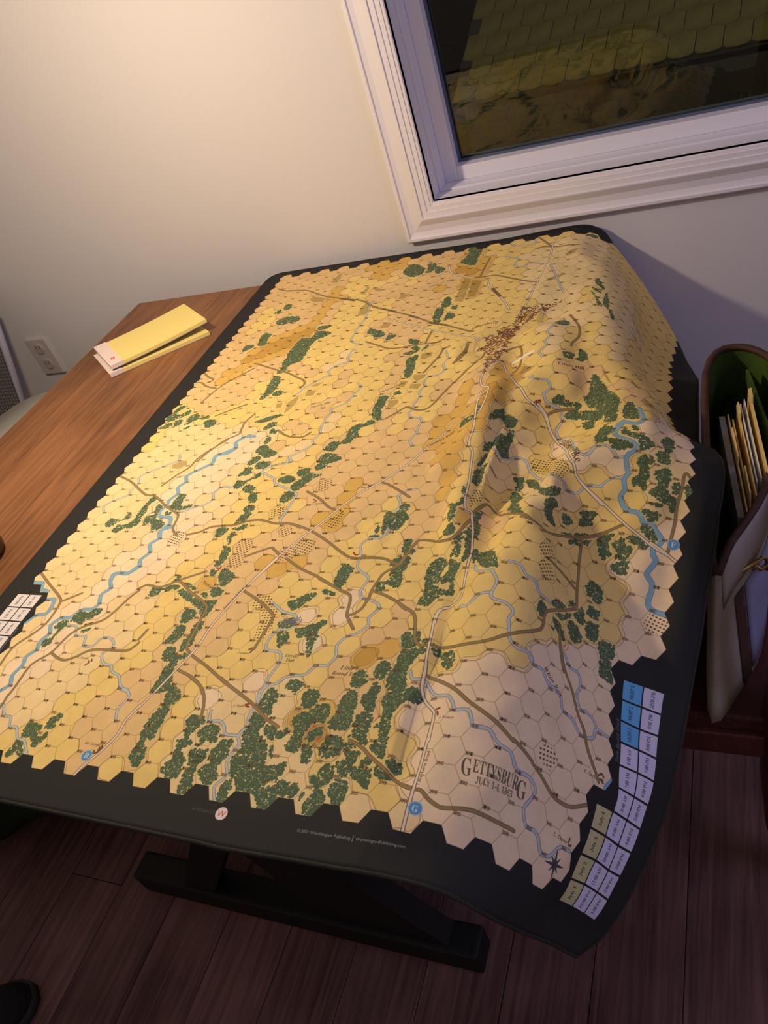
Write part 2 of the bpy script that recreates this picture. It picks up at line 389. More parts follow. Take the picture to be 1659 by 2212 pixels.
# ------------------------------------------------------------------ the printed game mat: draped surface
NU, NV = 20, 51
U0, U1, V0, V1 = -1.8, 60.4, -78.8, 0.75
G = np.array([int(t) for t in '''1502 -3944 -3 1583 -3942 -2 1665 -3940 -3 1746 -3937 -2 1827 -3934 -1 1908 -3932 -1 1989 -3929 -3 2070 -3923 -9 2149 -3917 -25 2225 -3911 -57 2285 -3907 -113 2325 -3902 -183 2349 -3888 -261 2375 -3872 -335 2399 -3855 -410 2417 -3834 -485 2440 -3816 -559 2466 -3802 -633 2491 -3788 -707 2492 -3762 -783
1502 -3862 0 1582 -3861 0 1663 -3860 0 1744 -3857 0 1824 -3855 0 1905 -3852 0 1985 -3849 -1 2065 -3844 -12 2141 -3839 -36 2216 -3833 -65 2282 -3829 -109 2337 -3825 -168 2376 -3816 -237 2407 -3803 -310 2428 -3785 -386 2440 -3760 -461 2467 -3744 -536 2495 -3732 -609 2516 -3715 -685 2546 -3704 -758
1501 -3782 0 1581 -3781 0 1662 -3779 -1 1743 -3777 0 1823 -3775 1 1903 -3772 0 1983 -3769 0 2063 -3765 -7 2141 -3761 -28 2217 -3755 -56 2282 -3750 -102 2344 -3746 -154 2391 -3739 -218 2430 -3730 -288 2461 -3718 -360 2479 -3698 -436 2508 -3680 -509 2534 -3665 -583 2560 -3655 -658 2590 -3641 -731
1501 -3702 0 1582 -3701 0 1663 -3700 -6 1743 -3698 -10 1822 -3695 0 1902 -3693 0 1982 -3690 -1 2061 -3686 -10 2139 -3682 -25 2218 -3676 -48 2289 -3673 -89 2350 -3668 -140 2399 -3661 -202 2443 -3653 -269 2481 -3643 -339 2502 -3629 -415 2535 -3610 -486 2568 -3601 -558 2594 -3586 -633 2629 -3574 -703
1501 -3622 0 1581 -3621 0 1662 -3620 -2 1742 -3618 -4 1822 -3615 0 1902 -3613 -1 1981 -3612 -12 2059 -3608 -29 2138 -3603 -19 2217 -3595 -40 2294 -3593 -70 2351 -3589 -129 2405 -3582 -188 2445 -3575 -257 2491 -3567 -322 2528 -3554 -391 2565 -3541 -460 2595 -3532 -534 2628 -3515 -604 2661 -3504 -675
1501 -3542 0 1581 -3541 0 1662 -3539 -2 1742 -3538 0 1822 -3536 2 1901 -3533 -1 1981 -3532 -13 2058 -3527 -27 2137 -3524 -15 2216 -3516 -28 2293 -3513 -59 2358 -3510 -110 2408 -3504 -174 2453 -3497 -240 2501 -3490 -303 2544 -3477 -368 2583 -3465 -438 2619 -3454 -507 2656 -3444 -578 2690 -3431 -649
1502 -3463 0 1583 -3462 -1 1664 -3459 -12 1743 -3458 -7 1821 -3456 5 1901 -3454 0 1981 -3452 -11 2058 -3447 -25 2136 -3444 -11 2217 -3437 -17 2292 -3432 -53 2359 -3429 -98 2405 -3422 -164 2456 -3417 -227 2508 -3410 -286 2552 -3401 -352 2602 -3391 -414 2640 -3380 -485 2677 -3369 -555 2717 -3358 -623
1501 -3383 0 1581 -3382 0 1661 -3380 -4 1742 -3378 -7 1820 -3376 4 1899 -3374 1 1978 -3372 -11 2056 -3367 -24 2133 -3364 -6 2213 -3356 -13 2295 -3352 -35 2356 -3348 -89 2411 -3342 -148 2454 -3336 -216 2500 -3329 -282 2553 -3322 -342 2598 -3313 -408 2652 -3304 -467 2698 -3293 -530 2739 -3284 -598
1500 -3303 0 1580 -3303 0 1660 -3301 0 1739 -3298 -1 1819 -3296 2 1898 -3293 1 1977 -3291 -12 2055 -3286 -19 2132 -3283 0 2212 -3276 -1 2288 -3270 -34 2356 -3267 -79 2401 -3261 -145 2449 -3256 -209 2499 -3250 -272 2548 -3243 -335 2597 -3234 -397 2652 -3224 -451 2706 -3217 -512 2752 -3206 -575
1500 -3224 0 1580 -3223 0 1659 -3221 0 1739 -3218 0 1819 -3216 0 1898 -3213 -1 1978 -3210 -8 2055 -3205 -26 2129 -3202 4 2210 -3194 5 2290 -3190 -18 2354 -3186 -68 2403 -3181 -132 2444 -3175 -200 2489 -3170 -267 2539 -3163 -329 2590 -3153 -389 2649 -3147 -446 2709 -3137 -494 2766 -3130 -549
1500 -3144 0 1580 -3143 0 1659 -3141 0 1739 -3138 0 1818 -3136 -1 1898 -3133 -6 1977 -3130 -9 2054 -3124 -20 2126 -3121 11 2206 -3113 13 2286 -3109 -9 2349 -3105 -60 2396 -3100 -125 2437 -3096 -194 2484 -3089 -259 2537 -3083 -319 2587 -3074 -381 2651 -3068 -430 2715 -3061 -476 2779 -3054 -523
1500 -3064 0 1580 -3063 0 1659 -3061 0 1739 -3058 0 1818 -3056 -3 1897 -3053 -10 1974 -3050 -11 2050 -3043 -9 2123 -3040 17 2202 -3031 20 2282 -3027 -2 2345 -3024 -52 2391 -3020 -119 2435 -3015 -186 2478 -3009 -253 2527 -3003 -316 2586 -2995 -371 2653 -2989 -414 2723 -2986 -454 2790 -2978 -495
1501 -2985 0 1581 -2983 -1 1660 -2981 -4 1739 -2978 -3 1817 -2976 -1 1895 -2973 -11 1972 -2969 -7 2049 -2962 -11 2119 -2959 23 2198 -2950 27 2278 -2946 5 2341 -2943 -46 2383 -2938 -116 2420 -2934 -186 2475 -2929 -246 2528 -2923 -304 2592 -2917 -353 2664 -2915 -389 2739 -2917 -415 2802 -2904 -462
1500 -2905 0 1580 -2904 0 1659 -2901 -3 1738 -2898 -3 1816 -2895 -1 1893 -2892 -14 1967 -2889 5 2043 -2883 8 2116 -2878 33 2195 -2868 38 2273 -2865 10 2334 -2862 -41 2375 -2859 -112 2411 -2854 -184 2465 -2848 -243 2531 -2844 -292 2598 -2839 -336 2676 -2842 -358 2755 -2848 -372 2815 -2834 -423
1499 -2826 0 1579 -2824 0 1658 -2821 -1 1737 -2818 -7 1815 -2815 -1 1892 -2812 -15 1968 -2808 -5 2039 -2803 25 2116 -2800 12 2190 -2787 40 2266 -2784 14 2333 -2782 -33 2367 -2778 -106 2409 -2774 -175 2468 -2768 -230 2531 -2764 -280 2605 -2763 -313 2685 -2767 -332 2765 -2777 -334 2828 -2764 -383
1499 -2746 1 1579 -2744 3 1658 -2742 5 1736 -2738 -4 1814 -2736 3 1892 -2732 -15 1963 -2730 15 2039 -2725 9 2112 -2725 -18 2180 -2710 19 2257 -2704 16 2326 -2701 -28 2359 -2699 -102 2409 -2693 -165 2467 -2689 -220 2535 -2685 -263 2615 -2690 -282 2696 -2692 -302 2775 -2706 -297 2838 -2693 -345
1499 -2666 1 1579 -2665 3 1658 -2662 9 1735 -2659 -6 1813 -2656 -2 1893 -2653 -8 1959 -2651 39 2036 -2645 17 2103 -2646 -28 2170 -2632 12 2249 -2624 21 2316 -2621 -24 2348 -2619 -98 2405 -2614 -156 2467 -2609 -207 2545 -2611 -231 2625 -2621 -241 2707 -2621 -263 2788 -2637 -257 2847 -2622 -309
1499 -2587 0 1579 -2586 -1 1656 -2582 13 1734 -2580 -2 1812 -2577 -12 1889 -2574 4 1956 -2571 47 2027 -2568 6 2094 -2568 -39 2162 -2553 2 2238 -2542 28 2293 -2544 -30 2348 -2539 -89 2406 -2535 -145 2478 -2533 -181 2557 -2537 -199 2638 -2554 -198 2720 -2553 -220 2800 -2566 -219 2859 -2553 -271
1499 -2508 0 1578 -2507 -2 1657 -2504 -5 1735 -2500 3 1812 -2497 -16 1888 -2495 3 1957 -2492 42 2022 -2491 -6 2087 -2491 -56 2154 -2475 -14 2229 -2462 17 2306 -2467 -10 2342 -2461 -83 2411 -2457 -126 2488 -2458 -152 2567 -2470 -154 2648 -2477 -166 2730 -2486 -175 2810 -2493 -185 2871 -2484 -235
1499 -2428 0 1578 -2428 -1 1656 -2425 -6 1735 -2421 -1 1812 -2417 -14 1882 -2417 22 1959 -2413 40 2022 -2412 -13 2077 -2413 -73 2151 -2402 -50 2224 -2392 -20 2301 -2388 -1 2342 -2382 -70 2417 -2381 -103 2497 -2384 -122 2578 -2398 -117 2660 -2409 -120 2739 -2409 -150 2820 -2418 -156 2880 -2410 -209
1499 -2349 -1 1578 -2348 -2 1655 -2346 -4 1733 -2342 -12 1810 -2338 -5 1885 -2337 16 1963 -2334 32 2020 -2333 -26 2074 -2333 -88 2153 -2329 -89 2226 -2320 -56 2283 -2310 -2 2349 -2307 -47 2428 -2311 -68 2508 -2319 -74 2588 -2323 -88 2671 -2336 -88 2750 -2336 -121 2831 -2341 -134 2884 -2333 -194
1499 -2269 -1 1578 -2269 -3 1655 -2267 -6 1732 -2263 -5 1803 -2263 29 1883 -2259 33 1962 -2256 24 2009 -2256 -42 2075 -2251 -92 2155 -2248 -104 2229 -2241 -71 2282 -2230 -10 2361 -2237 -14 2439 -2238 -37 2519 -2242 -48 2600 -2250 -55 2680 -2254 -79 2759 -2259 -100 2835 -2261 -123 2895 -2257 -176
1498 -2190 -1 1577 -2190 -2 1654 -2187 -3 1733 -2184 -5 1802 -2182 34 1881 -2180 42 1961 -2178 30 2010 -2176 -33 2079 -2169 -81 2159 -2166 -99 2239 -2163 -88 2296 -2155 -32 2368 -2157 6 2449 -2166 4 2530 -2170 -12 2608 -2172 -33 2688 -2178 -54 2765 -2181 -83 2839 -2181 -115 2900 -2179 -166
1497 -2111 0 1576 -2111 -1 1653 -2108 -7 1732 -2105 -9 1806 -2103 16 1880 -2100 48 1959 -2099 41 2009 -2095 -20 2073 -2089 -72 2158 -2087 -83 2241 -2082 -95 2310 -2079 -54 2378 -2079 -13 2456 -2085 7 2538 -2091 1 2619 -2095 -6 2691 -2099 -43 2764 -2101 -83 2837 -2101 -116 2901 -2100 -164
1497 -2032 -1 1576 -2032 -4 1654 -2028 -8 1732 -2025 -7 1809 -2022 8 1878 -2020 48 1958 -2019 52 2011 -2014 -5 2079 -2009 -50 2149 -2007 -98 2232 -2004 -107 2307 -1999 -64 2386 -2004 -41 2461 -2008 -13 2542 -2011 0 2625 -2014 2 2693 -2019 -44 2763 -2020 -84 2824 -2023 -134 2892 -2022 -175
1497 -1952 -1 1576 -1952 -4 1654 -1949 -7 1732 -1945 -5 1805 -1942 19 1876 -1940 55 1955 -1938 60 2007 -1933 1 2079 -1927 -38 2153 -1926 -82 2231 -1924 -121 2313 -1925 -89 2393 -1927 -60 2460 -1929 -12 2542 -1932 -1 2624 -1932 -5 2683 -1941 -59 2749 -1942 -105 2806 -1949 -158 2874 -1951 -202
1497 -1873 -1 1576 -1873 -5 1653 -1869 -6 1731 -1864 -3 1806 -1861 18 1875 -1859 56 1953 -1857 69 2009 -1853 14 2087 -1851 -8 2155 -1840 -66 2239 -1841 -92 2320 -1843 -87 2393 -1847 -52 2464 -1850 -11 2546 -1854 -14 2623 -1858 -36 2666 -1875 -102 2723 -1884 -157 2792 -1880 -196 2861 -1881 -237
1496 -1793 -1 1575 -1793 -4 1652 -1789 -6 1729 -1785 0 1804 -1781 22 1878 -1778 49 1952 -1774 74 2013 -1773 27 2092 -1770 12 2176 -1771 -9 2248 -1766 -44 2324 -1763 -67 2403 -1768 -51 2474 -1772 -14 2554 -1776 -28 2628 -1783 -62 2663 -1800 -132 2703 -1819 -200 2769 -1822 -246 2842 -1816 -279
1496 -1713 -1 1575 -1713 -4 1652 -1709 -5 1730 -1704 1 1804 -1700 28 1880 -1697 43 1955 -1692 64 2021 -1693 27 2101 -1690 34 2182 -1685 9 2264 -1687 -8 2330 -1683 -51 2410 -1689 -43 2486 -1694 -19 2563 -1699 -41 2630 -1707 -87 2663 -1725 -158 2692 -1745 -231 2750 -1754 -286 2820 -1754 -324
1496 -1634 -1 1575 -1634 -3 1653 -1629 -4 1730 -1625 10 1802 -1620 42 1880 -1616 50 1957 -1614 35 2032 -1613 11 2107 -1607 38 2190 -1606 36 2269 -1609 13 2336 -1606 -30 2415 -1613 -19 2496 -1617 -19 2567 -1622 -57 2622 -1632 -116 2649 -1652 -189 2680 -1671 -260 2735 -1682 -318 2801 -1686 -363
1496 -1554 0 1574 -1554 -2 1652 -1550 -1 1731 -1545 6 1805 -1540 34 1883 -1537 40 1954 -1540 3 2035 -1532 7 2111 -1525 36 2191 -1524 49 2266 -1528 17 2343 -1531 -5 2423 -1536 -3 2500 -1539 -28 2563 -1546 -79 2603 -1561 -148 2623 -1583 -222 2664 -1598 -290 2720 -1608 -347 2786 -1612 -393
1495 -1474 0 1574 -1474 0 1651 -1470 5 1729 -1466 18 1806 -1460 28 1885 -1458 30 1956 -1459 -4 2032 -1452 23 2113 -1444 44 2197 -1442 46 2270 -1449 13 2349 -1453 4 2429 -1457 -4 2499 -1462 -44 2552 -1473 -105 2580 -1491 -179 2596 -1514 -255 2651 -1523 -318 2709 -1532 -373 2782 -1532 -405
1496 -1394 0 1574 -1394 1 1650 -1392 19 1729 -1386 12 1807 -1385 2 1884 -1379 24 1959 -1378 0 2034 -1372 29 2117 -1363 47 2201 -1363 37 2274 -1370 6 2354 -1374 4 2433 -1379 -13 2499 -1386 -60 2545 -1397 -127 2567 -1415 -204 2570 -1443 -284 2630 -1451 -347 2701 -1452 -392 2779 -1452 -410
1497 -1315 0 1576 -1314 -1 1651 -1312 23 1728 -1308 2 1807 -1305 -5 1883 -1300 17 1961 -1298 8 2037 -1291 32 2119 -1284 46 2203 -1285 29 2279 -1291 1 2358 -1296 4 2435 -1301 -21 2500 -1308 -72 2533 -1321 -145 2541 -1343 -225 2556 -1365 -305 2626 -1370 -353 2703 -1371 -384 2776 -1370 -416
1497 -1235 0 1577 -1235 -1 1652 -1232 21 1731 -1229 15 1808 -1225 -4 1887 -1222 -2 1964 -1218 12 2041 -1209 39 2124 -1204 46 2203 -1209 20 2281 -1213 2 2362 -1217 5 2435 -1223 -30 2496 -1231 -85 2512 -1247 -163 2520 -1268 -242 2549 -1285 -318 2623 -1289 -358 2702 -1290 -379 2774 -1290 -414
1497 -1156 0 1576 -1155 -1 1654 -1154 1 1731 -1150 16 1810 -1146 6 1888 -1142 -4 1968 -1140 -3 2046 -1133 16 2125 -1132 13 2204 -1133 1 2284 -1135 4 2365 -1138 5 2435 -1145 -38 2487 -1155 -101 2485 -1174 -180 2503 -1191 -258 2546 -1204 -325 2624 -1207 -349 2699 -1209 -382 2772 -1210 -413
1497 -1076 -1 1576 -1076 -2 1654 -1074 1 1731 -1070 15 1811 -1067 18 1889 -1063 0 1969 -1060 -5 2048 -1059 -17 2128 -1056 -12 2206 -1055 1 2287 -1057 6 2368 -1060 0 2433 -1067 -49 2478 -1078 -116 2475 -1096 -195 2495 -1112 -272 2543 -1124 -336 2619 -1126 -359 2696 -1128 -384 2770 -1130 -415
1498 -996 0 1577 -996 -1 1654 -994 3 1734 -991 8 1813 -987 20 1892 -984 10 1972 -981 -2 2049 -979 -22 2130 -978 -21 2208 -977 0 2289 -978 4 2368 -982 -11 2433 -989 -60 2474 -1001 -129 2481 -1017 -208 2497 -1033 -286 2544 -1045 -350 2610 -1055 -396 2688 -1056 -419 2765 -1054 -438
1498 -917 0 1577 -917 -2 1655 -914 -1 1735 -911 6 1815 -908 11 1895 -905 14 1974 -902 3 2052 -900 -16 2132 -899 -22 2211 -899 -5 2291 -900 1 2369 -904 -23 2434 -911 -71 2473 -923 -142 2489 -939 -219 2502 -953 -297 2548 -966 -362 2605 -978 -419 2679 -983 -451 2757 -982 -473
1499 -837 0 1578 -837 0 1657 -834 -3 1737 -832 0 1817 -828 4 1897 -825 13 1977 -823 13 2055 -822 -1 2134 -820 -13 2214 -821 -1 2295 -822 0 2369 -826 -34 2434 -833 -83 2470 -845 -155 2490 -860 -232 2506 -875 -309 2551 -887 -375 2605 -899 -434 2673 -907 -476 2747 -910 -507
1500 -758 0 1579 -757 0 1659 -755 -3 1739 -752 0 1819 -749 0 1899 -746 9 1979 -744 17 2057 -743 1 2137 -742 1 2217 -742 1 2297 -743 -5 2369 -747 -44 2431 -755 -96 2466 -767 -169 2486 -782 -246 2509 -796 -321 2554 -808 -386 2608 -820 -445 2670 -830 -495 2736 -837 -538
1500 -678 0 1580 -677 0 1660 -675 -1 1740 -672 -1 1821 -669 0 1901 -666 3 1981 -664 9 2059 -663 0 2139 -663 1 2219 -663 1 2299 -664 -12 2368 -669 -55 2427 -677 -110 2458 -690 -184 2478 -704 -261 2511 -717 -333 2559 -729 -396 2615 -741 -452 2672 -751 -507 2724 -762 -566
1501 -598 0 1581 -598 0 1662 -595 0 1742 -592 -2 1822 -590 0 1903 -587 -4 1981 -585 12 2061 -584 6 2140 -584 1 2220 -584 1 2299 -585 -19 2365 -591 -67 2419 -599 -126 2448 -613 -200 2474 -626 -275 2516 -638 -343 2569 -650 -402 2624 -662 -458 2673 -673 -520 2709 -687 -590
1501 -519 0 1581 -518 0 1662 -515 1 1742 -513 0 1823 -510 1 1903 -508 -8 1981 -505 10 2061 -505 8 2141 -505 2 2221 -505 0 2296 -507 -29 2360 -513 -80 2409 -522 -143 2439 -535 -217 2476 -547 -287 2527 -559 -348 2580 -571 -406 2628 -583 -469 2667 -595 -538 2693 -611 -612
1502 -439 0 1582 -438 0 1663 -435 2 1744 -433 0 1825 -430 -1 1905 -428 -7 1983 -425 8 2062 -425 4 2139 -426 9 2218 -426 -8 2291 -429 -44 2351 -436 -97 2400 -445 -160 2439 -457 -229 2487 -468 -292 2538 -480 -352 2584 -492 -417 2623 -505 -485 2654 -519 -558 2677 -536 -633
1502 -360 0 1583 -359 0 1665 -356 1 1745 -353 3 1825 -351 5 1905 -348 -5 1985 -346 3 2062 -345 5 2138 -347 9 2210 -349 -27 2284 -352 -61 2343 -359 -115 2398 -367 -173 2446 -378 -236 2494 -389 -299 2538 -401 -365 2577 -414 -434 2609 -429 -506 2637 -444 -579 2661 -460 -654
1503 -280 0 1585 -279 0 1667 -276 5 1747 -274 2 1826 -271 3 1906 -269 -2 1986 -266 -2 2063 -265 8 2140 -267 3 2210 -271 -37 2281 -274 -76 2341 -281 -129 2397 -289 -185 2446 -299 -248 2489 -311 -315 2526 -324 -384 2557 -340 -456 2586 -356 -529 2617 -371 -602 2645 -385 -675
1503 -201 0 1584 -200 1 1666 -196 8 1746 -194 2 1826 -192 -1 1906 -189 -1 1985 -187 2 2064 -186 6 2141 -188 -6 2210 -192 -47 2280 -196 -86 2340 -202 -139 2393 -211 -199 2436 -222 -266 2472 -236 -337 2501 -252 -409 2526 -271 -483 2554 -288 -556 2591 -300 -626 2629 -309 -696
1502 -122 0 1582 -121 0 1664 -117 4 1744 -115 2 1824 -112 1 1905 -110 2 1986 -107 4 2065 -106 5 2141 -108 -15 2212 -112 -51 2279 -117 -96 2335 -124 -154 2379 -135 -220 2414 -149 -291 2443 -166 -364 2466 -187 -438 2487 -208 -512 2519 -223 -584 2558 -233 -653 2611 -233 -714
1501 -42 0 1581 -42 0 1662 -39 1 1742 -36 2 1823 -33 1 1903 -30 1 1984 -28 3 2064 -27 0 2143 -29 -19 2215 -33 -54 2275 -38 -108 2320 -48 -174 2354 -63 -246 2381 -82 -319 2406 -102 -393 2428 -123 -467 2450 -144 -541 2484 -157 -612 2526 -166 -680 2589 -157 -729
1500 37 -4 1580 37 -4 1660 39 -13 1741 42 -12 1822 45 -10 1902 48 -8 1983 51 -5 2065 52 -3 2146 50 -15 2217 46 -59 2261 37 -128 2290 20 -202 2314 0 -276 2341 -20 -349 2367 -39 -422 2396 -56 -495 2423 -74 -568 2452 -91 -642 2486 -106 -714 2554 -91 -757'''.split()], float).reshape(NV, NU, 3) / 50.0
GU = np.linspace(30, U1, NU); GV = np.linspace(V0, V1, NV)

def refine(A, n, axis):
    A = np.moveaxis(A, axis, 0); N = len(A); out = []
    P = np.concatenate([2 * A[:1] - A[1:2], A, 2 * A[-1:] - A[-2:-1]])
    for i in range(N - 1):
        p0, p1, p2, p3 = P[i:i + 4]
        for k in range(n):
            s = k / n
            out.append(.5 * (2 * p1 + (p2 - p0) * s + (2 * p0 - 5 * p1 + 4 * p2 - p3) * s * s + (3 * p1 - p0 - 3 * p2 + p3) * s ** 3))
    out.append(A[-1])
    return np.moveaxis(np.array(out), 0, axis)
FINE = refine(refine(G, 6, 0), 6, 1)
FU = np.linspace(30, U1, FINE.shape[1]); FV = np.linspace(V0, V1, FINE.shape[0])

def mat_point(u, v):
    u = np.asarray(u, float); v = np.asarray(v, float)
    uc = np.clip(u, 30, U1); a = (uc - 30) / (FU[1] - FU[0]); b = (np.clip(v, V0, V1) - V0) / (FV[1] - FV[0])
    i = np.minimum(a.astype(int), len(FU) - 2); j = np.minimum(b.astype(int), len(FV) - 2); a = (a - i)[..., None]; b = (b - j)[..., None]
    p = FINE[j, i] * (1 - a) * (1 - b) + FINE[j, i + 1] * a * (1 - b) + FINE[j + 1, i] * (1 - a) * b + FINE[j + 1, i + 1] * a * b
    flat = np.stack([u, v, 0 * u], -1)
    w = np.clip((u - 30) / 1.6, 0, 1)[..., None]
    p = flat * (1 - w) + p * w
    p[..., 2] = np.where(p[..., 0] < 40.5, np.maximum(p[..., 2], -0.02), p[..., 2])
    return p

def top_v(u):                         # far edge of the sheet
    return 0.2 + 0.55 * np.clip((u - 33) / 8, 0, 1)

US = np.concatenate([np.linspace(U0, 0.2, 9), np.linspace(0.2, 30, 24)[1:], np.linspace(30, U1, 96)[1:]])
VS = np.linspace(V0, V1, 240)
UU, VV = np.meshgrid(US, VS)
tv = top_v(UU)
VV = V0 + 0.06 + (VV - V0) / (V1 - V0) * (tv - V0 - 0.06)
# rounded sheet corners
R = 2.0
for cu, cv, su, sv in ((U0, None, 1, -1), (U1, None, -1, -1), (U0, V0 + .06, 1, 1), (U1, V0 + .06, -1, 1)):
    edge_v = top_v(np.array(cu)) if cv is None else cv
    oc_u, oc_v = cu + su * R, edge_v + sv * R
    du = (oc_u - UU) * su; dv = (oc_v - VV) * sv
    m = (du > 0) & (dv > 0); mx = np.maximum(du, dv); d = np.hypot(du, dv)
    k = np.where(m, mx / np.maximum(d, 1e-9), 1.0)
    UU = np.where(m, oc_u - su * du * k, UU); VV = np.where(m, oc_v - sv * dv * k, VV)
PT = mat_point(UU, VV)
dU = np.gradient(PT, axis=1); dV = np.gradient(PT, axis=0)
NRM = np.cross(dU, dV); NRM /= np.maximum(np.linalg.norm(NRM, axis=-1, keepdims=True), 1e-9)
TH = 0.2
PB = PT - NRM * TH

# ------------------------------------------------------------------ the print (flat artwork of the mat, drawn into an image)
PPU = 60
TW, THH = int((U1 + 0.2 - U0 + .2) * PPU), int((V1 + 0.2 - V0 + .2) * PPU)
OU, OV = U0 - .2, V0 - .2
S3 = 3 ** .5
def parse(s):
    return np.array([[int(a) for a in p.split(',')] for p in s.split()], float) / 25.0
DATA_ELEV = '''33333333344443333344222222211122222222
33333333334443333344222221111122222222
33333333224433333344422111111112222222
33333334222223233355422211111112222222
33333334222333233334422211111111222222
32333334422333333434422211111111222222
32233334322232333332422211111111222222
32233334322222333322422211111111222222
32233334322222333322222221111211122222
33333445322223333322222222111211122222
33334555322223333322222222111111111222
33345553222222333322222222211111112222
33355443222222223322222222211111112222
33344332222212222322222222211221122222
33443332332112223322222222221221122222
33433332223223222322222222221222122222
33333322222223222322222224221222122222
33333322222222222322232334422333222222
22333222222223322322233434422233232222
21222222222233222322223435422222323220
21111121222322122232223435422222223200
21111110101232122232334444222222222202
21111110001321233333334444111202222000
11111100001111233333334442111200222000
11111100011122233333333442211220200211
11111000011222233333333342211122020211
11111000011222233343333342222111222211
11111000111222223343323342222211122210
11111000001222233443322332233212222200
11111100011222233343222332423222222000
11111100011223333332222322222222222200
11111000011223343432222222222222222200
11111000012233334232222222222222222200
1111100011224333322220222222222222200.
..1110011122233322202022322222222000..
..1000011122333322222223322222200000..
..1000111122333322220225422220200000..
..1100111122333222222233322000000000..
.11000111223333221011233320000000000..
11100111122333320111154332000000000...
11100111223333321111116322200000000...
11000112223333321111111222200000000...
11000222222332321111111111210000000...'''.split()
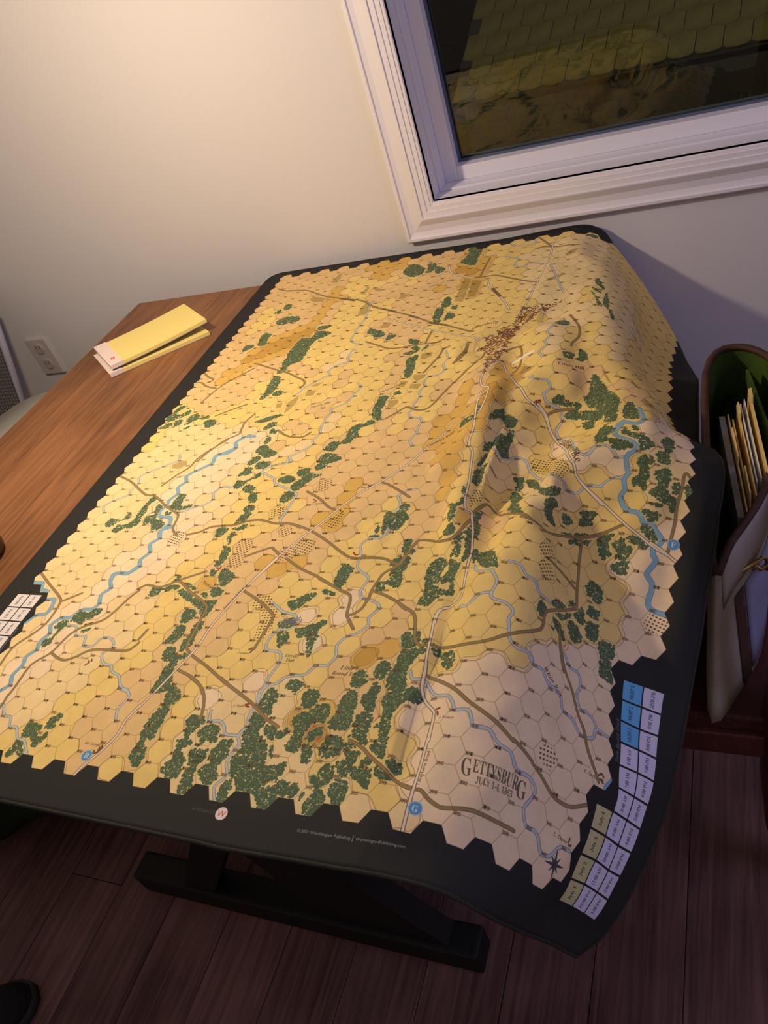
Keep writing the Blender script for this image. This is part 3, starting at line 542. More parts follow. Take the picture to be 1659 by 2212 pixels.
DATA_FOREST = '''545,-1813 543,-1781 548,-1769 554,-1754 546,-1720 550,-1712 572,-1721 581,-1732 578,-1748 571,-1756 574,-1769 574,-1784 573,-1799 575,-1817 559,-1826 569,-1836 579,-1859 571,-1874 558,-1867 547,-1855 551,-1830
512,-1722 513,-1701 515,-1686 525,-1676 542,-1698 545,-1725 520,-1733
620,-1777 630,-1764 643,-1771 652,-1763 658,-1776 651,-1785 645,-1800 644,-1810 656,-1818 639,-1831 658,-1848 657,-1857 660,-1873 655,-1884 640,-1885 634,-1876 623,-1873 622,-1861 634,-1850 627,-1839 632,-1832 623,-1817 635,-1811 628,-1799 626,-1788
654,-1797 667,-1781 690,-1783 695,-1795 696,-1811 679,-1811 673,-1818 668,-1821 666,-1807
659,-1830 683,-1825 693,-1828 691,-1843 685,-1856 672,-1858 665,-1846
696,-1827 704,-1814 709,-1804 728,-1803 728,-1814 732,-1830 725,-1841 725,-1856 733,-1867 727,-1880 716,-1882 700,-1872 692,-1861 700,-1851 707,-1847
668,-1868 672,-1860 686,-1859 686,-1871 697,-1889 690,-1899 682,-1907 671,-1896 670,-1882
741,-1791 742,-1773 741,-1759 744,-1747 762,-1756 772,-1765 766,-1781 779,-1792 791,-1802 801,-1819 800,-1833 806,-1837 826,-1835 836,-1860 819,-1859 819,-1872 837,-1866 848,-1883 846,-1902 823,-1905 808,-1886 780,-1882 769,-1878 764,-1865 752,-1863 748,-1848 740,-1836 745,-1824 748,-1808
745,-1889 752,-1869 760,-1865 764,-1879 766,-1892 772,-1906 754,-1904
743,-1732 745,-1705 750,-1696 767,-1703 773,-1719 769,-1729 773,-1745 766,-1751 754,-1743
774,-1774 780,-1767 799,-1774 804,-1786 792,-1793 781,-1785
800,-1810 803,-1802 811,-1820 808,-1824
836,-1858 854,-1858 871,-1858 877,-1867 872,-1880 856,-1883 845,-1877
815,-1748 840,-1734 848,-1722 863,-1717 873,-1725 875,-1741 872,-1754 859,-1753 851,-1761 847,-1777 848,-1793 849,-1807 836,-1808 824,-1804 824,-1792 829,-1776
855,-1788 856,-1772 873,-1762 879,-1774 870,-1778 865,-1787
853,-1797 863,-1793 870,-1799 876,-1820 867,-1826 859,-1821 857,-1808
885,-1792 893,-1775 914,-1777 920,-1788 919,-1807 904,-1812 893,-1813 885,-1804
886,-1728 887,-1706 895,-1698 915,-1698 917,-1715 918,-1729 920,-1747 919,-1762 904,-1765 888,-1761 880,-1751 889,-1736
924,-1744 936,-1727 952,-1734 953,-1747 954,-1769 959,-1780 947,-1783 933,-1772 922,-1775 930,-1764
923,-1702 942,-1695 951,-1722 938,-1725
917,-1785 937,-1785 945,-1791 925,-1793 941,-1797 952,-1797 954,-1805 950,-1813 950,-1822 964,-1820 979,-1821 982,-1837 983,-1854 968,-1846 955,-1840 949,-1827 943,-1840 934,-1837 926,-1823 933,-1808 928,-1801
961,-1819 960,-1807 967,-1802 980,-1814 967,-1815
985,-1829 987,-1815 1000,-1821 1014,-1830 1001,-1836 987,-1829
998,-1804 1016,-1800 1023,-1817 1015,-1820 1003,-1812
965,-1787 973,-1771 970,-1751 959,-1752 970,-1733 960,-1700 967,-1691 983,-1687 989,-1696 983,-1712 985,-1730 987,-1759 991,-1764 989,-1779 992,-1792 990,-1803 979,-1797
884,-1846 897,-1839 903,-1823 916,-1824 924,-1833 923,-1845 916,-1856 907,-1862 921,-1870 924,-1880 921,-1897 918,-1906 903,-1906 893,-1892 899,-1877 902,-1864 891,-1853
926,-1868 929,-1846 943,-1843 952,-1854 954,-1864 952,-1884 939,-1883 934,-1875
882,-1879 884,-1870 889,-1874 885,-1887
921,-1821 928,-1816 930,-1827 939,-1828 939,-1836 930,-1833
799,-1773 809,-1775 811,-1769 819,-1774 813,-1784 805,-1788
825,-1835 829,-1827 839,-1828 839,-1846 833,-1853
965,-1607 992,-1597 1006,-1601 1006,-1607 994,-1612 991,-1621 984,-1636 985,-1654 991,-1669 991,-1685 988,-1698 980,-1712 964,-1655 967,-1644 961,-1622
953,-1575 966,-1566 979,-1580 983,-1595 964,-1598
978,-1566 981,-1562 989,-1572 988,-1585 981,-1578
994,-1582 1003,-1579 1005,-1586 999,-1589
1014,-1599 1025,-1592 1033,-1602 1047,-1597 1060,-1611 1061,-1627 1053,-1635 1039,-1627 1031,-1607 1020,-1606
992,-1685 1002,-1674 1016,-1678 1021,-1689 1018,-1699 1001,-1697
815,-1706 820,-1696 839,-1695 845,-1710 840,-1726 824,-1729
955,-1655 963,-1631 960,-1616 965,-1604 988,-1603 992,-1618 982,-1632 988,-1665 980,-1678 975,-1685 961,-1682 956,-1668
959,-1703 966,-1692 975,-1685 990,-1689 1007,-1675 1014,-1697 994,-1704 985,-1721 972,-1731 964,-1716
956,-1579 964,-1567 978,-1578 982,-1593 963,-1599
928,-1650 935,-1630 951,-1634 954,-1649 945,-1665 932,-1660
925,-1703 932,-1686 935,-1673 950,-1677 948,-1694 948,-1712 936,-1724 928,-1712
895,-1681 893,-1662 903,-1649 916,-1657 922,-1672 914,-1684
887,-1726 890,-1707 895,-1693 912,-1693 919,-1716 916,-1732 890,-1739
741,-1570 755,-1565 771,-1558 786,-1551 793,-1543 801,-1554 789,-1567 795,-1585 792,-1599 796,-1624 791,-1626 778,-1598 772,-1583 757,-1590 749,-1579
711,-1580 731,-1578 738,-1593 734,-1608 725,-1611
703,-1557 716,-1548 729,-1545 736,-1560 723,-1569 705,-1568
700,-1508 712,-1503 728,-1489 740,-1482 753,-1486 745,-1499 738,-1508 727,-1521 716,-1527 707,-1520
760,-1480 768,-1473 788,-1481 789,-1487 776,-1485
777,-1696 784,-1676 810,-1684 802,-1695 799,-1708 792,-1698
779,-1456 782,-1445 796,-1444 798,-1463 794,-1468
779,-1459 776,-1433 783,-1407 807,-1420 801,-1437 801,-1456 796,-1469
870,-1474 869,-1455 889,-1447 885,-1429 891,-1414 900,-1390 916,-1392 918,-1413 910,-1432 918,-1452 909,-1467 887,-1458 884,-1474
879,-1411 884,-1393 897,-1388 899,-1401 890,-1412
893,-1370 891,-1341 907,-1345 905,-1367 919,-1370 914,-1382 898,-1380
812,-1335 821,-1331 835,-1331 833,-1310 831,-1293 822,-1261 841,-1261 851,-1287 842,-1313 841,-1328 828,-1336
818,-1322 822,-1307 830,-1319 824,-1325
847,-1310 856,-1287 848,-1265 851,-1238 871,-1244 868,-1264 878,-1279 872,-1295 867,-1312 857,-1314
558,-1176 563,-1153 577,-1145 554,-1126 556,-1112 583,-1107 585,-1128 619,-1132 604,-1146 590,-1166 579,-1185
512,-1143 534,-1132 555,-1144 541,-1158
546,-1213 557,-1188 578,-1197 573,-1219 558,-1224
593,-1104 600,-1089 620,-1090 616,-1108 602,-1116
402,-1173 400,-1146 424,-1147 449,-1118 454,-1133 430,-1150 422,-1171
429,-1177 434,-1162 460,-1169 463,-1189 445,-1189
460,-1207 463,-1189 479,-1198 488,-1221 474,-1224
469,-1246 475,-1232 494,-1238 495,-1255 495,-1271 493,-1284 475,-1293 469,-1290 469,-1268 478,-1260
431,-1314 437,-1306 461,-1309 459,-1322 452,-1332 440,-1335
470,-1308 487,-1303 499,-1292 503,-1306 486,-1314
472,-1337 477,-1322 494,-1327 483,-1334 489,-1357 480,-1352
481,-1387 478,-1365 495,-1370 502,-1387 499,-1404 498,-1419 487,-1421 481,-1407 488,-1404
394,-1131 398,-1109 398,-1097 420,-1101 424,-1120 410,-1128
397,-1084 399,-1068 413,-1053 424,-1066 413,-1088
425,-1098 429,-1076 458,-1078 464,-1090 450,-1105
397,-1036 406,-1013 435,-1028 464,-1049 438,-1061 419,-1050
404,-1000 412,-990 421,-994 415,-1007
512,-1150 531,-1133 558,-1148 546,-1160
256,-1236 256,-1203 257,-1191 278,-1195 280,-1218 288,-1236 312,-1228 314,-1239 288,-1248 267,-1242
255,-1262 255,-1250 273,-1259 264,-1265
99,-1300 103,-1279 139,-1282 142,-1267 149,-1256 159,-1270 152,-1279 130,-1288 121,-1305
134,-1319 140,-1302 164,-1296 177,-1282 172,-1259 174,-1238 179,-1202 198,-1208 186,-1229 196,-1253 192,-1273 199,-1296 181,-1310 163,-1311 150,-1325
214,-1296 205,-1270 224,-1265 216,-1241 217,-1227 233,-1236 233,-1259 240,-1279 272,-1288 271,-1313 249,-1313 234,-1293
179,-1656 179,-1641 193,-1633 194,-1613 178,-1608 181,-1594 198,-1588 207,-1597 202,-1615 198,-1633 201,-1648 187,-1658
211,-1590 208,-1574 218,-1562 241,-1565 254,-1551 274,-1554 270,-1563 262,-1575 246,-1581 244,-1596 224,-1589
250,-1596 274,-1585 263,-1595
252,-1613 267,-1604 276,-1603 271,-1614
293,-1853 287,-1831 292,-1819 300,-1824 322,-1825 326,-1833 319,-1839 335,-1849 345,-1837 350,-1847 341,-1865 331,-1868 318,-1853 304,-1853
332,-1827 330,-1809 337,-1805 348,-1795 355,-1805 350,-1814 352,-1826 339,-1831
285,-1892 288,-1874 290,-1862 304,-1863 319,-1878 327,-1886 317,-1889 302,-1881 298,-1895
364,-1505 363,-1489 386,-1488 412,-1477 430,-1481 416,-1491 393,-1492 389,-1506 371,-1512
406,-1456 408,-1449 419,-1456 420,-1465 400,-1471 409,-1461
431,-1497 442,-1487 476,-1506 475,-1519 455,-1509
437,-1476 449,-1473 471,-1483 470,-1488
481,-1521 483,-1510 510,-1519 514,-1537 488,-1527
517,-1549 513,-1528 522,-1514 539,-1513 539,-1531 538,-1548 534,-1555
484,-1569 478,-1541 490,-1538 509,-1546 505,-1563 499,-1574
475,-1621 482,-1600 483,-1583 501,-1580 510,-1602 501,-1617 493,-1624
490,-1652 492,-1632 510,-1632 517,-1647 542,-1643 547,-1652 531,-1661 534,-1676 525,-1692 519,-1695 511,-1679 521,-1664 500,-1664
526,-1609 521,-1585 524,-1568 529,-1580 532,-1602 529,-1611
532,-1586 532,-1569 539,-1567 541,-1585 538,-1606 542,-1623 537,-1626 532,-1602
522,-1637 518,-1615 524,-1603 530,-1622 529,-1638
486,-1446 483,-1429 497,-1436 495,-1448
508,-1445 510,-1428 544,-1441 547,-1455 539,-1471 531,-1476 518,-1463
519,-1501 510,-1482 527,-1478 542,-1489 536,-1500
492,-1498 504,-1493 510,-1508
481,-1391 490,-1390 498,-1405 482,-1420 488,-1407
973,-1337 979,-1327 992,-1320 1003,-1336 998,-1344 988,-1347
982,-1313 974,-1289 975,-1272 963,-1256 987,-1263 994,-1260 996,-1241 1002,-1241 1003,-1258 992,-1276 992,-1289 995,-1309
1002,-1359 1005,-1348 1021,-1335 1028,-1309 1031,-1336 1018,-1342 1020,-1355 1009,-1365
1001,-1393 1009,-1367 1017,-1368 1021,-1396 1006,-1396
1024,-1350 1031,-1336 1037,-1361 1042,-1396 1032,-1416 1030,-1388 1026,-1365
1038,-1338 1029,-1276 1042,-1260 1039,-1291 1047,-1312 1046,-1329
1053,-1415 1044,-1382 1043,-1371 1051,-1369 1055,-1403
1054,-1396 1057,-1374 1081,-1368 1105,-1432 1100,-1439 1076,-1429
960,-1441 962,-1409 978,-1391 998,-1407 990,-1430 994,-1451 984,-1461 1006,-1471 1014,-1479 996,-1489 990,-1497 981,-1507 962,-1503 969,-1479 967,-1460
993,-1447 1005,-1430 999,-1401 1021,-1410 1030,-1424 1024,-1440 1023,-1456 1024,-1479 1010,-1482 1017,-1459 1002,-1457
896,-1376 891,-1342 907,-1344 906,-1368 919,-1369 913,-1381
992,-1232 987,-1212 992,-1211 997,-1230
997,-992 1007,-961 1026,-941 1034,-957 1060,-959 1062,-967 1056,-983 1043,-989 1035,-974 1021,-970
1023,-1045 1031,-1021 1048,-1010 1051,-993 1061,-994 1061,-1018 1058,-1039 1064,-1060 1052,-1068 1038,-1063 1030,-1054
998,-1081 1007,-1058 1028,-1044 1030,-1056 1010,-1079
997,-1132 1008,-1092 1016,-1085 1008,-1119
1001,-1190 996,-1151 1025,-1112 1024,-1136 1016,-1189
1077,-1114 1098,-1110 1104,-1130 1102,-1151 1089,-1145 1090,-1127
1107,-1117 1131,-1125 1166,-1200 1189,-1206 1212,-1198 1200,-1227 1167,-1230 1153,-1182 1114,-1134
1086,-1165 1097,-1156 1127,-1213 1123,-1250 1141,-1304 1100,-1257 1103,-1228
1177,-1251 1187,-1237 1211,-1238 1196,-1260 1204,-1274 1214,-1289 1202,-1287 1186,-1279
1225,-1257 1234,-1241 1251,-1257 1233,-1269
1261,-1255 1264,-1238 1261,-1226 1279,-1221 1291,-1223 1282,-1238 1285,-1248 1270,-1255
1122,-898 1128,-884 1133,-875 1144,-879 1146,-886 1142,-898
1143,-894 1166,-888 1183,-884 1189,-897 1178,-904 1173,-897 1153,-899
1156,-916 1172,-905 1188,-913 1187,-928 1160,-923
1195,-931 1201,-911 1245,-931 1251,-963 1228,-953 1211,-939
1200,-953 1215,-954 1230,-973 1215,-973
1066,-576 1079,-551 1102,-573 1101,-597 1081,-611
1119,-747 1141,-738 1145,-759 1129,-767
1154,-706 1177,-744 1176,-757 1158,-765 1154,-736
1191,-868 1199,-852 1196,-808 1207,-804 1231,-840 1254,-869 1285,-916 1283,-937 1288,-987 1262,-984 1255,-950 1227,-914 1203,-896
1196,-928 1200,-908 1244,-931 1244,-958 1217,-942
1198,-942 1229,-957 1225,-970 1211,-968
1250,-1034 1256,-997 1289,-1019 1276,-1050 1291,-1058 1312,-1058 1331,-1073 1320,-1081 1305,-1088 1288,-1079 1282,-1065 1262,-1074
1296,-958 1300,-917 1314,-929 1330,-981 1328,-993 1305,-985
1302,-1034 1307,-1020 1318,-1032 1335,-1041 1352,-1047 1369,-1055 1365,-1067 1346,-1080 1338,-1058 1314,-1045
1319,-1013 1327,-1018 1335,-1031 1325,-1028
1381,-1043 1388,-1025 1403,-1028 1407,-1047 1399,-1076 1404,-1089 1401,-1099 1387,-1099 1375,-1087 1379,-1073 1392,-1068 1385,-1052
1344,-1102 1355,-1087 1362,-1094 1365,-1113 1370,-1138 1365,-1145 1371,-1161 1366,-1165 1356,-1157 1345,-1157 1341,-1144 1350,-1136 1351,-1120
1379,-1128 1384,-1113 1402,-1108 1408,-1123 1405,-1144 1410,-1164 1425,-1172 1425,-1203 1411,-1188 1396,-1183 1378,-1173 1376,-1162 1389,-1151 1386,-1141
1412,-1154 1415,-1137 1428,-1135 1430,-1152 1419,-1161
1433,-1140 1440,-1136 1449,-1148 1441,-1165 1437,-1156
1370,-1204 1384,-1207 1395,-1206 1403,-1212 1397,-1224 1385,-1225 1375,-1215
1376,-1239 1391,-1234 1397,-1247 1405,-1257 1398,-1263 1384,-1254 1376,-1248
1378,-1189 1403,-1189 1396,-1196 1381,-1193
1363,-1090 1369,-1087 1373,-1099 1367,-1105
1302,-1270 1325,-1259 1328,-1262 1321,-1273 1326,-1293 1329,-1301 1318,-1312 1310,-1304 1306,-1292 1300,-1278
1328,-1280 1340,-1265 1347,-1264 1352,-1276 1362,-1276 1364,-1286 1356,-1302 1337,-1304 1340,-1292
1334,-1325 1341,-1312 1362,-1306 1364,-1319 1362,-1332 1348,-1332
1351,-1262 1361,-1257 1384,-1266 1391,-1271 1385,-1277 1369,-1271 1354,-1268
1294,-1380 1302,-1365 1312,-1362 1326,-1372 1328,-1384 1323,-1404 1307,-1397 1300,-1396
1303,-1432 1306,-1416 1327,-1419 1326,-1435 1316,-1436
1303,-1473 1308,-1447 1327,-1445 1329,-1465 1324,-1481 1308,-1481
1332,-1483 1338,-1473 1363,-1470 1356,-1478 1364,-1491 1357,-1499 1363,-1517 1339,-1528 1338,-1506
1184,-1497 1188,-1479 1202,-1486 1201,-1500 1193,-1509 1185,-1505
1215,-1466 1228,-1449 1256,-1445 1227,-1468
1260,-1440 1269,-1423 1275,-1424 1274,-1432
1226,-1482 1250,-1464 1280,-1443 1290,-1425 1297,-1434 1301,-1449 1293,-1460 1275,-1453 1248,-1480
1220,-1493 1238,-1492 1251,-1505 1253,-1519 1240,-1521 1226,-1505
1263,-1473 1276,-1463 1292,-1479 1292,-1499 1275,-1507 1267,-1494
1213,-1510 1233,-1515 1223,-1518
1224,-1296 1284,-1267 1268,-1280 1242,-1290
1248,-1299 1271,-1286 1271,-1296 1249,-1308
1278,-1284 1288,-1281 1289,-1292 1279,-1294
1332,-1490 1362,-1476 1364,-1496 1354,-1504 1366,-1519 1369,-1543 1359,-1542 1340,-1539 1339,-1524 1344,-1508
25,-836 34,-810 55,-812 44,-828 34,-844
17,-872 26,-846 59,-856 47,-881 24,-879
19,-914 35,-893 55,-894 52,-913
62,-901 60,-882 81,-877 85,-900 71,-908
59,-853 81,-832 88,-852 73,-861
98,-882 102,-857 125,-856 136,-879 109,-889
140,-873 159,-865 169,-876 148,-883
163,-894 194,-887 207,-910 183,-921
97,-901 117,-887 112,-902
109,-921 126,-907 121,-922
109,-298 126,-284 135,-309 119,-310
138,-287 134,-254 160,-260 162,-288
146,-368 172,-338 227,-354 232,-377 205,-384 177,-391
103,-532 99,-500 133,-502 121,-524
142,-503 134,-462 135,-437 166,-443 164,-471 172,-505 152,-509
294,-805 297,-769 292,-735 293,-693 319,-704 325,-732 326,-759 320,-785 309,-803
291,-679 296,-644 285,-624 290,-588 290,-547 302,-541 345,-549 345,-586 347,-623 327,-631 313,-650 318,-672
327,-785 339,-767 360,-779 349,-794
332,-909 348,-898 378,-886 400,-881 397,-893 370,-909 341,-915
375,-945 384,-916 407,-921 391,-943
403,-962 401,-944 417,-951 422,-966
403,-996 405,-979 419,-986 418,-1002
398,-1032 405,-1013 420,-1014 441,-1034 463,-1046 436,-1061
591,-1040 597,-1014 616,-1010 623,-1018 617,-1047
624,-1016 631,-1000 644,-996 654,-1013 639,-1022
630,-992 631,-960 644,-944 660,-948 654,-972 662,-995 650,-1002
588,-1079 597,-1056 615,-1055 649,-1072 644,-1082 629,-1091 596,-1089
688,-681 690,-661 715,-648 714,-678 722,-709 722,-728 721,-753 709,-755 695,-724 701,-712
668,-637 683,-626 708,-630 688,-644
665,-567 691,-572 695,-594 671,-586
682,-609 695,-601 711,-621 699,-625
715,-628 726,-602 730,-610 721,-632
702,-837 700,-818 714,-814 721,-827 707,-828
665,-856 665,-830 692,-836 687,-850 689,-870 690,-897 698,-931 677,-924 663,-888 665,-868
657,-958 663,-942 675,-929 691,-944 673,-951
924,-998 933,-981 953,-992 963,-968 967,-981 954,-999 932,-1006
286,-589 286,-525 295,-491 327,-493 334,-459 384,-472 378,-491 352,-509 344,-539 336,-560 348,-599
333,-451 329,-430 370,-430 361,-448
513,-501 516,-478 549,-496 577,-517 571,-530 550,-534 527,-511
588,-555 594,-534 606,-533 603,-551
512,-136 515,-99 538,-86 583,-128 581,-169 550,-174
592,-158 597,-137 587,-101 612,-99 619,-124 615,-160
627,-159 622,-125 652,-143 656,-167 636,-175
701,-120 712,-71 705,-26 727,-18 752,-41 753,-99 752,-154 713,-133
707,-384 710,-345 726,-348 735,-395 719,-403
700,-441 700,-402 720,-407 726,-439 724,-462 731,-486 709,-481
742,-404 761,-397 761,-420 747,-417
737,-465 743,-439 764,-447 764,-469 746,-474
586,-547 590,-525 616,-534 599,-553
671,-584 664,-568 690,-573 692,-594
966,-960 968,-949 972,-957 962,-979 949,-990 949,-999 926,-1002 935,-982 956,-982
997,-996 1006,-970 1025,-941 1031,-952 1014,-978
1032,-956 1062,-959 1054,-985 1043,-983 1032,-968
1068,-48 1079,-32 1102,-35 1098,-50 1083,-47
1132,-352 1140,-347 1162,-400 1160,-407 1139,-378
1132,-397 1159,-424 1157,-433 1140,-415
1130,-420 1137,-422 1164,-483 1170,-504 1159,-496 1147,-449
1169,-448 1173,-424 1188,-497 1185,-518 1171,-482
1191,-524 1196,-519 1208,-555 1207,-572 1196,-546'''
DATA_STREAM = '''B 363,-973 332,-974 318,-996 327,-1016 296,-1040 283,-1047 289,-1072
B 345,-965 324,-984 318,-997 330,-1018 316,-1038 294,-1043 284,-1053 290,-1073 269,-1094 253,-1107 238,-1125 249,-1145 237,-1166 250,-1188 239,-1212 242,-1230 235,-1250 244,-1268 277,-1273 289,-1293 279,-1313 285,-1334
B 302,-1304 277,-1318 289,-1340 275,-1361 290,-1385 279,-1411 289,-1428 271,-1451 248,-1450 233,-1455 235,-1467
B 286,-1426 271,-1449 250,-1449 237,-1458 241,-1478 253,-1494 241,-1514 252,-1539 242,-1554 217,-1558 201,-1580 181,-1582 166,-1602 179,-1623 171,-1646 177,-1665 164,-1685 171,-1705 165,-1730 176,-1751 164,-1768 155,-1789
B 23,-1488 50,-1489 60,-1506 84,-1512
B 102,-1535 122,-1535 130,-1561 127,-1575 104,-1580 92,-1600
B 1325,-939 1336,-981 1339,-1000 1325,-1009 1305,-999 1293,-1023 1291,-1040 1302,-1051 1317,-1057 1335,-1073 1336,-1082 1325,-1092
B 1302,-995 1292,-1007 1288,-1028 1293,-1045 1310,-1054 1328,-1063 1336,-1072 1335,-1082 1325,-1095 1323,-1103 1328,-1124 1332,-1134 1327,-1148 1332,-1168 1327,-1183 1330,-1191 1341,-1208 1361,-1212 1370,-1219 1378,-1232 1392,-1231 1399,-1240 1412,-1255 1409,-1265 1401,-1277 1402,-1287
B 1400,-1274 1402,-1286 1408,-1297 1398,-1320 1401,-1328 1410,-1341 1408,-1365 1408,-1376 1417,-1385 1440,-1389
B 1363,-1728 1375,-1712
p 870,-1191 852,-1193 843,-1201 834,-1211 847,-1235 844,-1264 855,-1284 844,-1312 850,-1320 833,-1340 812,-1340 800,-1359 812,-1388 810,-1403 816,-1420 840,-1436 846,-1447 840,-1471 843,-1486 859,-1496
p 859,-1494 882,-1502 891,-1516 879,-1538 883,-1553 870,-1572 852,-1581 841,-1598 843,-1612 847,-1623 841,-1639 833,-1645 817,-1646 805,-1664 785,-1669 769,-1674 759,-1686
p 759,-1687 744,-1695 733,-1708 739,-1728 735,-1753 740,-1772 734,-1793 742,-1806 738,-1823 736,-1841 747,-1862 737,-1879 737,-1889 750,-1908
p 658,-1754 666,-1773 684,-1771 699,-1780 708,-1793 732,-1793
p 684,-1521 699,-1531 730,-1539 737,-1556 732,-1568 708,-1574
p 704,-1580 699,-1607 709,-1621 734,-1623 744,-1644 737,-1680 738,-1725
p 664,-1509 706,-1536
p 197,-1584 213,-1599 236,-1601 251,-1624 278,-1624 290,-1647 314,-1643 321,-1625 343,-1623 360,-1635 361,-1645 349,-1658 357,-1674 373,-1684 388,-1685 401,-1699 422,-1706 440,-1727 461,-1734 468,-1742
p 444,-1733 465,-1738 473,-1749 466,-1773 477,-1798
p 189,-1797 198,-1796 218,-1816 238,-1819 250,-1837 268,-1837 288,-1857 307,-1860 332,-1882
p 1060,-1422 1068,-1440 1093,-1443 1102,-1454 1110,-1471 1104,-1492 1108,-1504 1129,-1510 1143,-1523 1138,-1539 1140,-1551
p 1139,-1545 1141,-1559 1144,-1574 1155,-1586 1175,-1586 1187,-1595
p 1159,-1588 1177,-1587 1189,-1602 1208,-1602 1220,-1616 1242,-1619 1255,-1627 1261,-1643 1282,-1649 1298,-1664 1311,-1665 1328,-1659 1335,-1641 1363,-1643
p 1337,-1640 1328,-1626 1313,-1620 1300,-1623 1291,-1599 1298,-1583 1292,-1562 1269,-1560 1254,-1544
p 1104,-1492 1084,-1494 1063,-1513 1047,-1509
p 991,-1645 999,-1660 1019,-1659 1030,-1671 1044,-1683 1065,-1685 1076,-1696 1083,-1709 1102,-1708 1109,-1720 1115,-1733 1136,-1731 1146,-1738
p 1115,-1732 1135,-1731 1146,-1740 1157,-1748 1173,-1752 1182,-1764 1190,-1773 1208,-1773 1219,-1776
p 1182,-1767 1192,-1774 1211,-1774 1225,-1782 1226,-1794 1214,-1816 1216,-1828 1224,-1840 1240,-1840 1250,-1848 1258,-1862 1268,-1864 1282,-1858 1295,-1842 1320,-1839
p 1101,-882 1110,-899 1128,-905 1144,-908 1152,-929 1144,-952 1156,-975 1189,-1017 1205,-1059 1236,-1104 1253,-1105 1264,-1082 1273,-1079
p 1251,-1105 1264,-1081 1281,-1079 1300,-1095 1306,-1103 1323,-1099
p 1029,-1069 1044,-1073 1058,-1069 1078,-1055 1099,-1068 1110,-1092 1154,-1141 1189,-1168 1217,-1175 1223,-1189 1248,-1189 1260,-1170 1290,-1168
p 1268,-1166 1284,-1168 1302,-1149 1317,-1145 1327,-1149
p 1125,-1424 1144,-1425 1156,-1442 1175,-1446 1183,-1463 1209,-1469
p 790,-640 811,-689 804,-709 813,-736 800,-754 775,-759 770,-783 776,-798 770,-822 776,-848 770,-876 772,-896 767,-910 775,-926 806,-934 811,-945 810,-972 811,-995 803,-1018 816,-1040
p 500,-590 498,-629 506,-651 476,-667 464,-693 474,-708 462,-719 420,-764 412,-786 400,-797
p 581,-764 594,-785 584,-818 579,-848 544,-874 550,-890 544,-918 545,-947 552,-978 543,-1002 549,-1022 506,-1064 512,-1085
p 504,-1061 516,-1083 473,-1094 455,-1115 497,-1140 510,-1159 549,-1177 581,-1195 585,-1209 583,-1239 580,-1279 589,-1297
p 476,-316 462,-321 477,-411 471,-446 472,-493 476,-539 513,-564
p 843,-133 886,-160 881,-196 907,-215 925,-195 968,-217
p 845,-47 855,-61 883,-73 918,-67 919,-44
p 1075,-615 1064,-652 1077,-667 1067,-694 1074,-711 1061,-734 1073,-757
p 164,-1036 176,-1057 141,-1082 106,-1104 88,-1123 101,-1147 95,-1178 98,-1191 64,-1212 47,-1231 62,-1252
p 393,-1170 370,-1167 356,-1190 365,-1211 350,-1231 332,-1237 299,-1254
p 1067,-832 1058,-833 1079,-845 1100,-844 1112,-863 1103,-881
p 1056,-399 992,-234'''
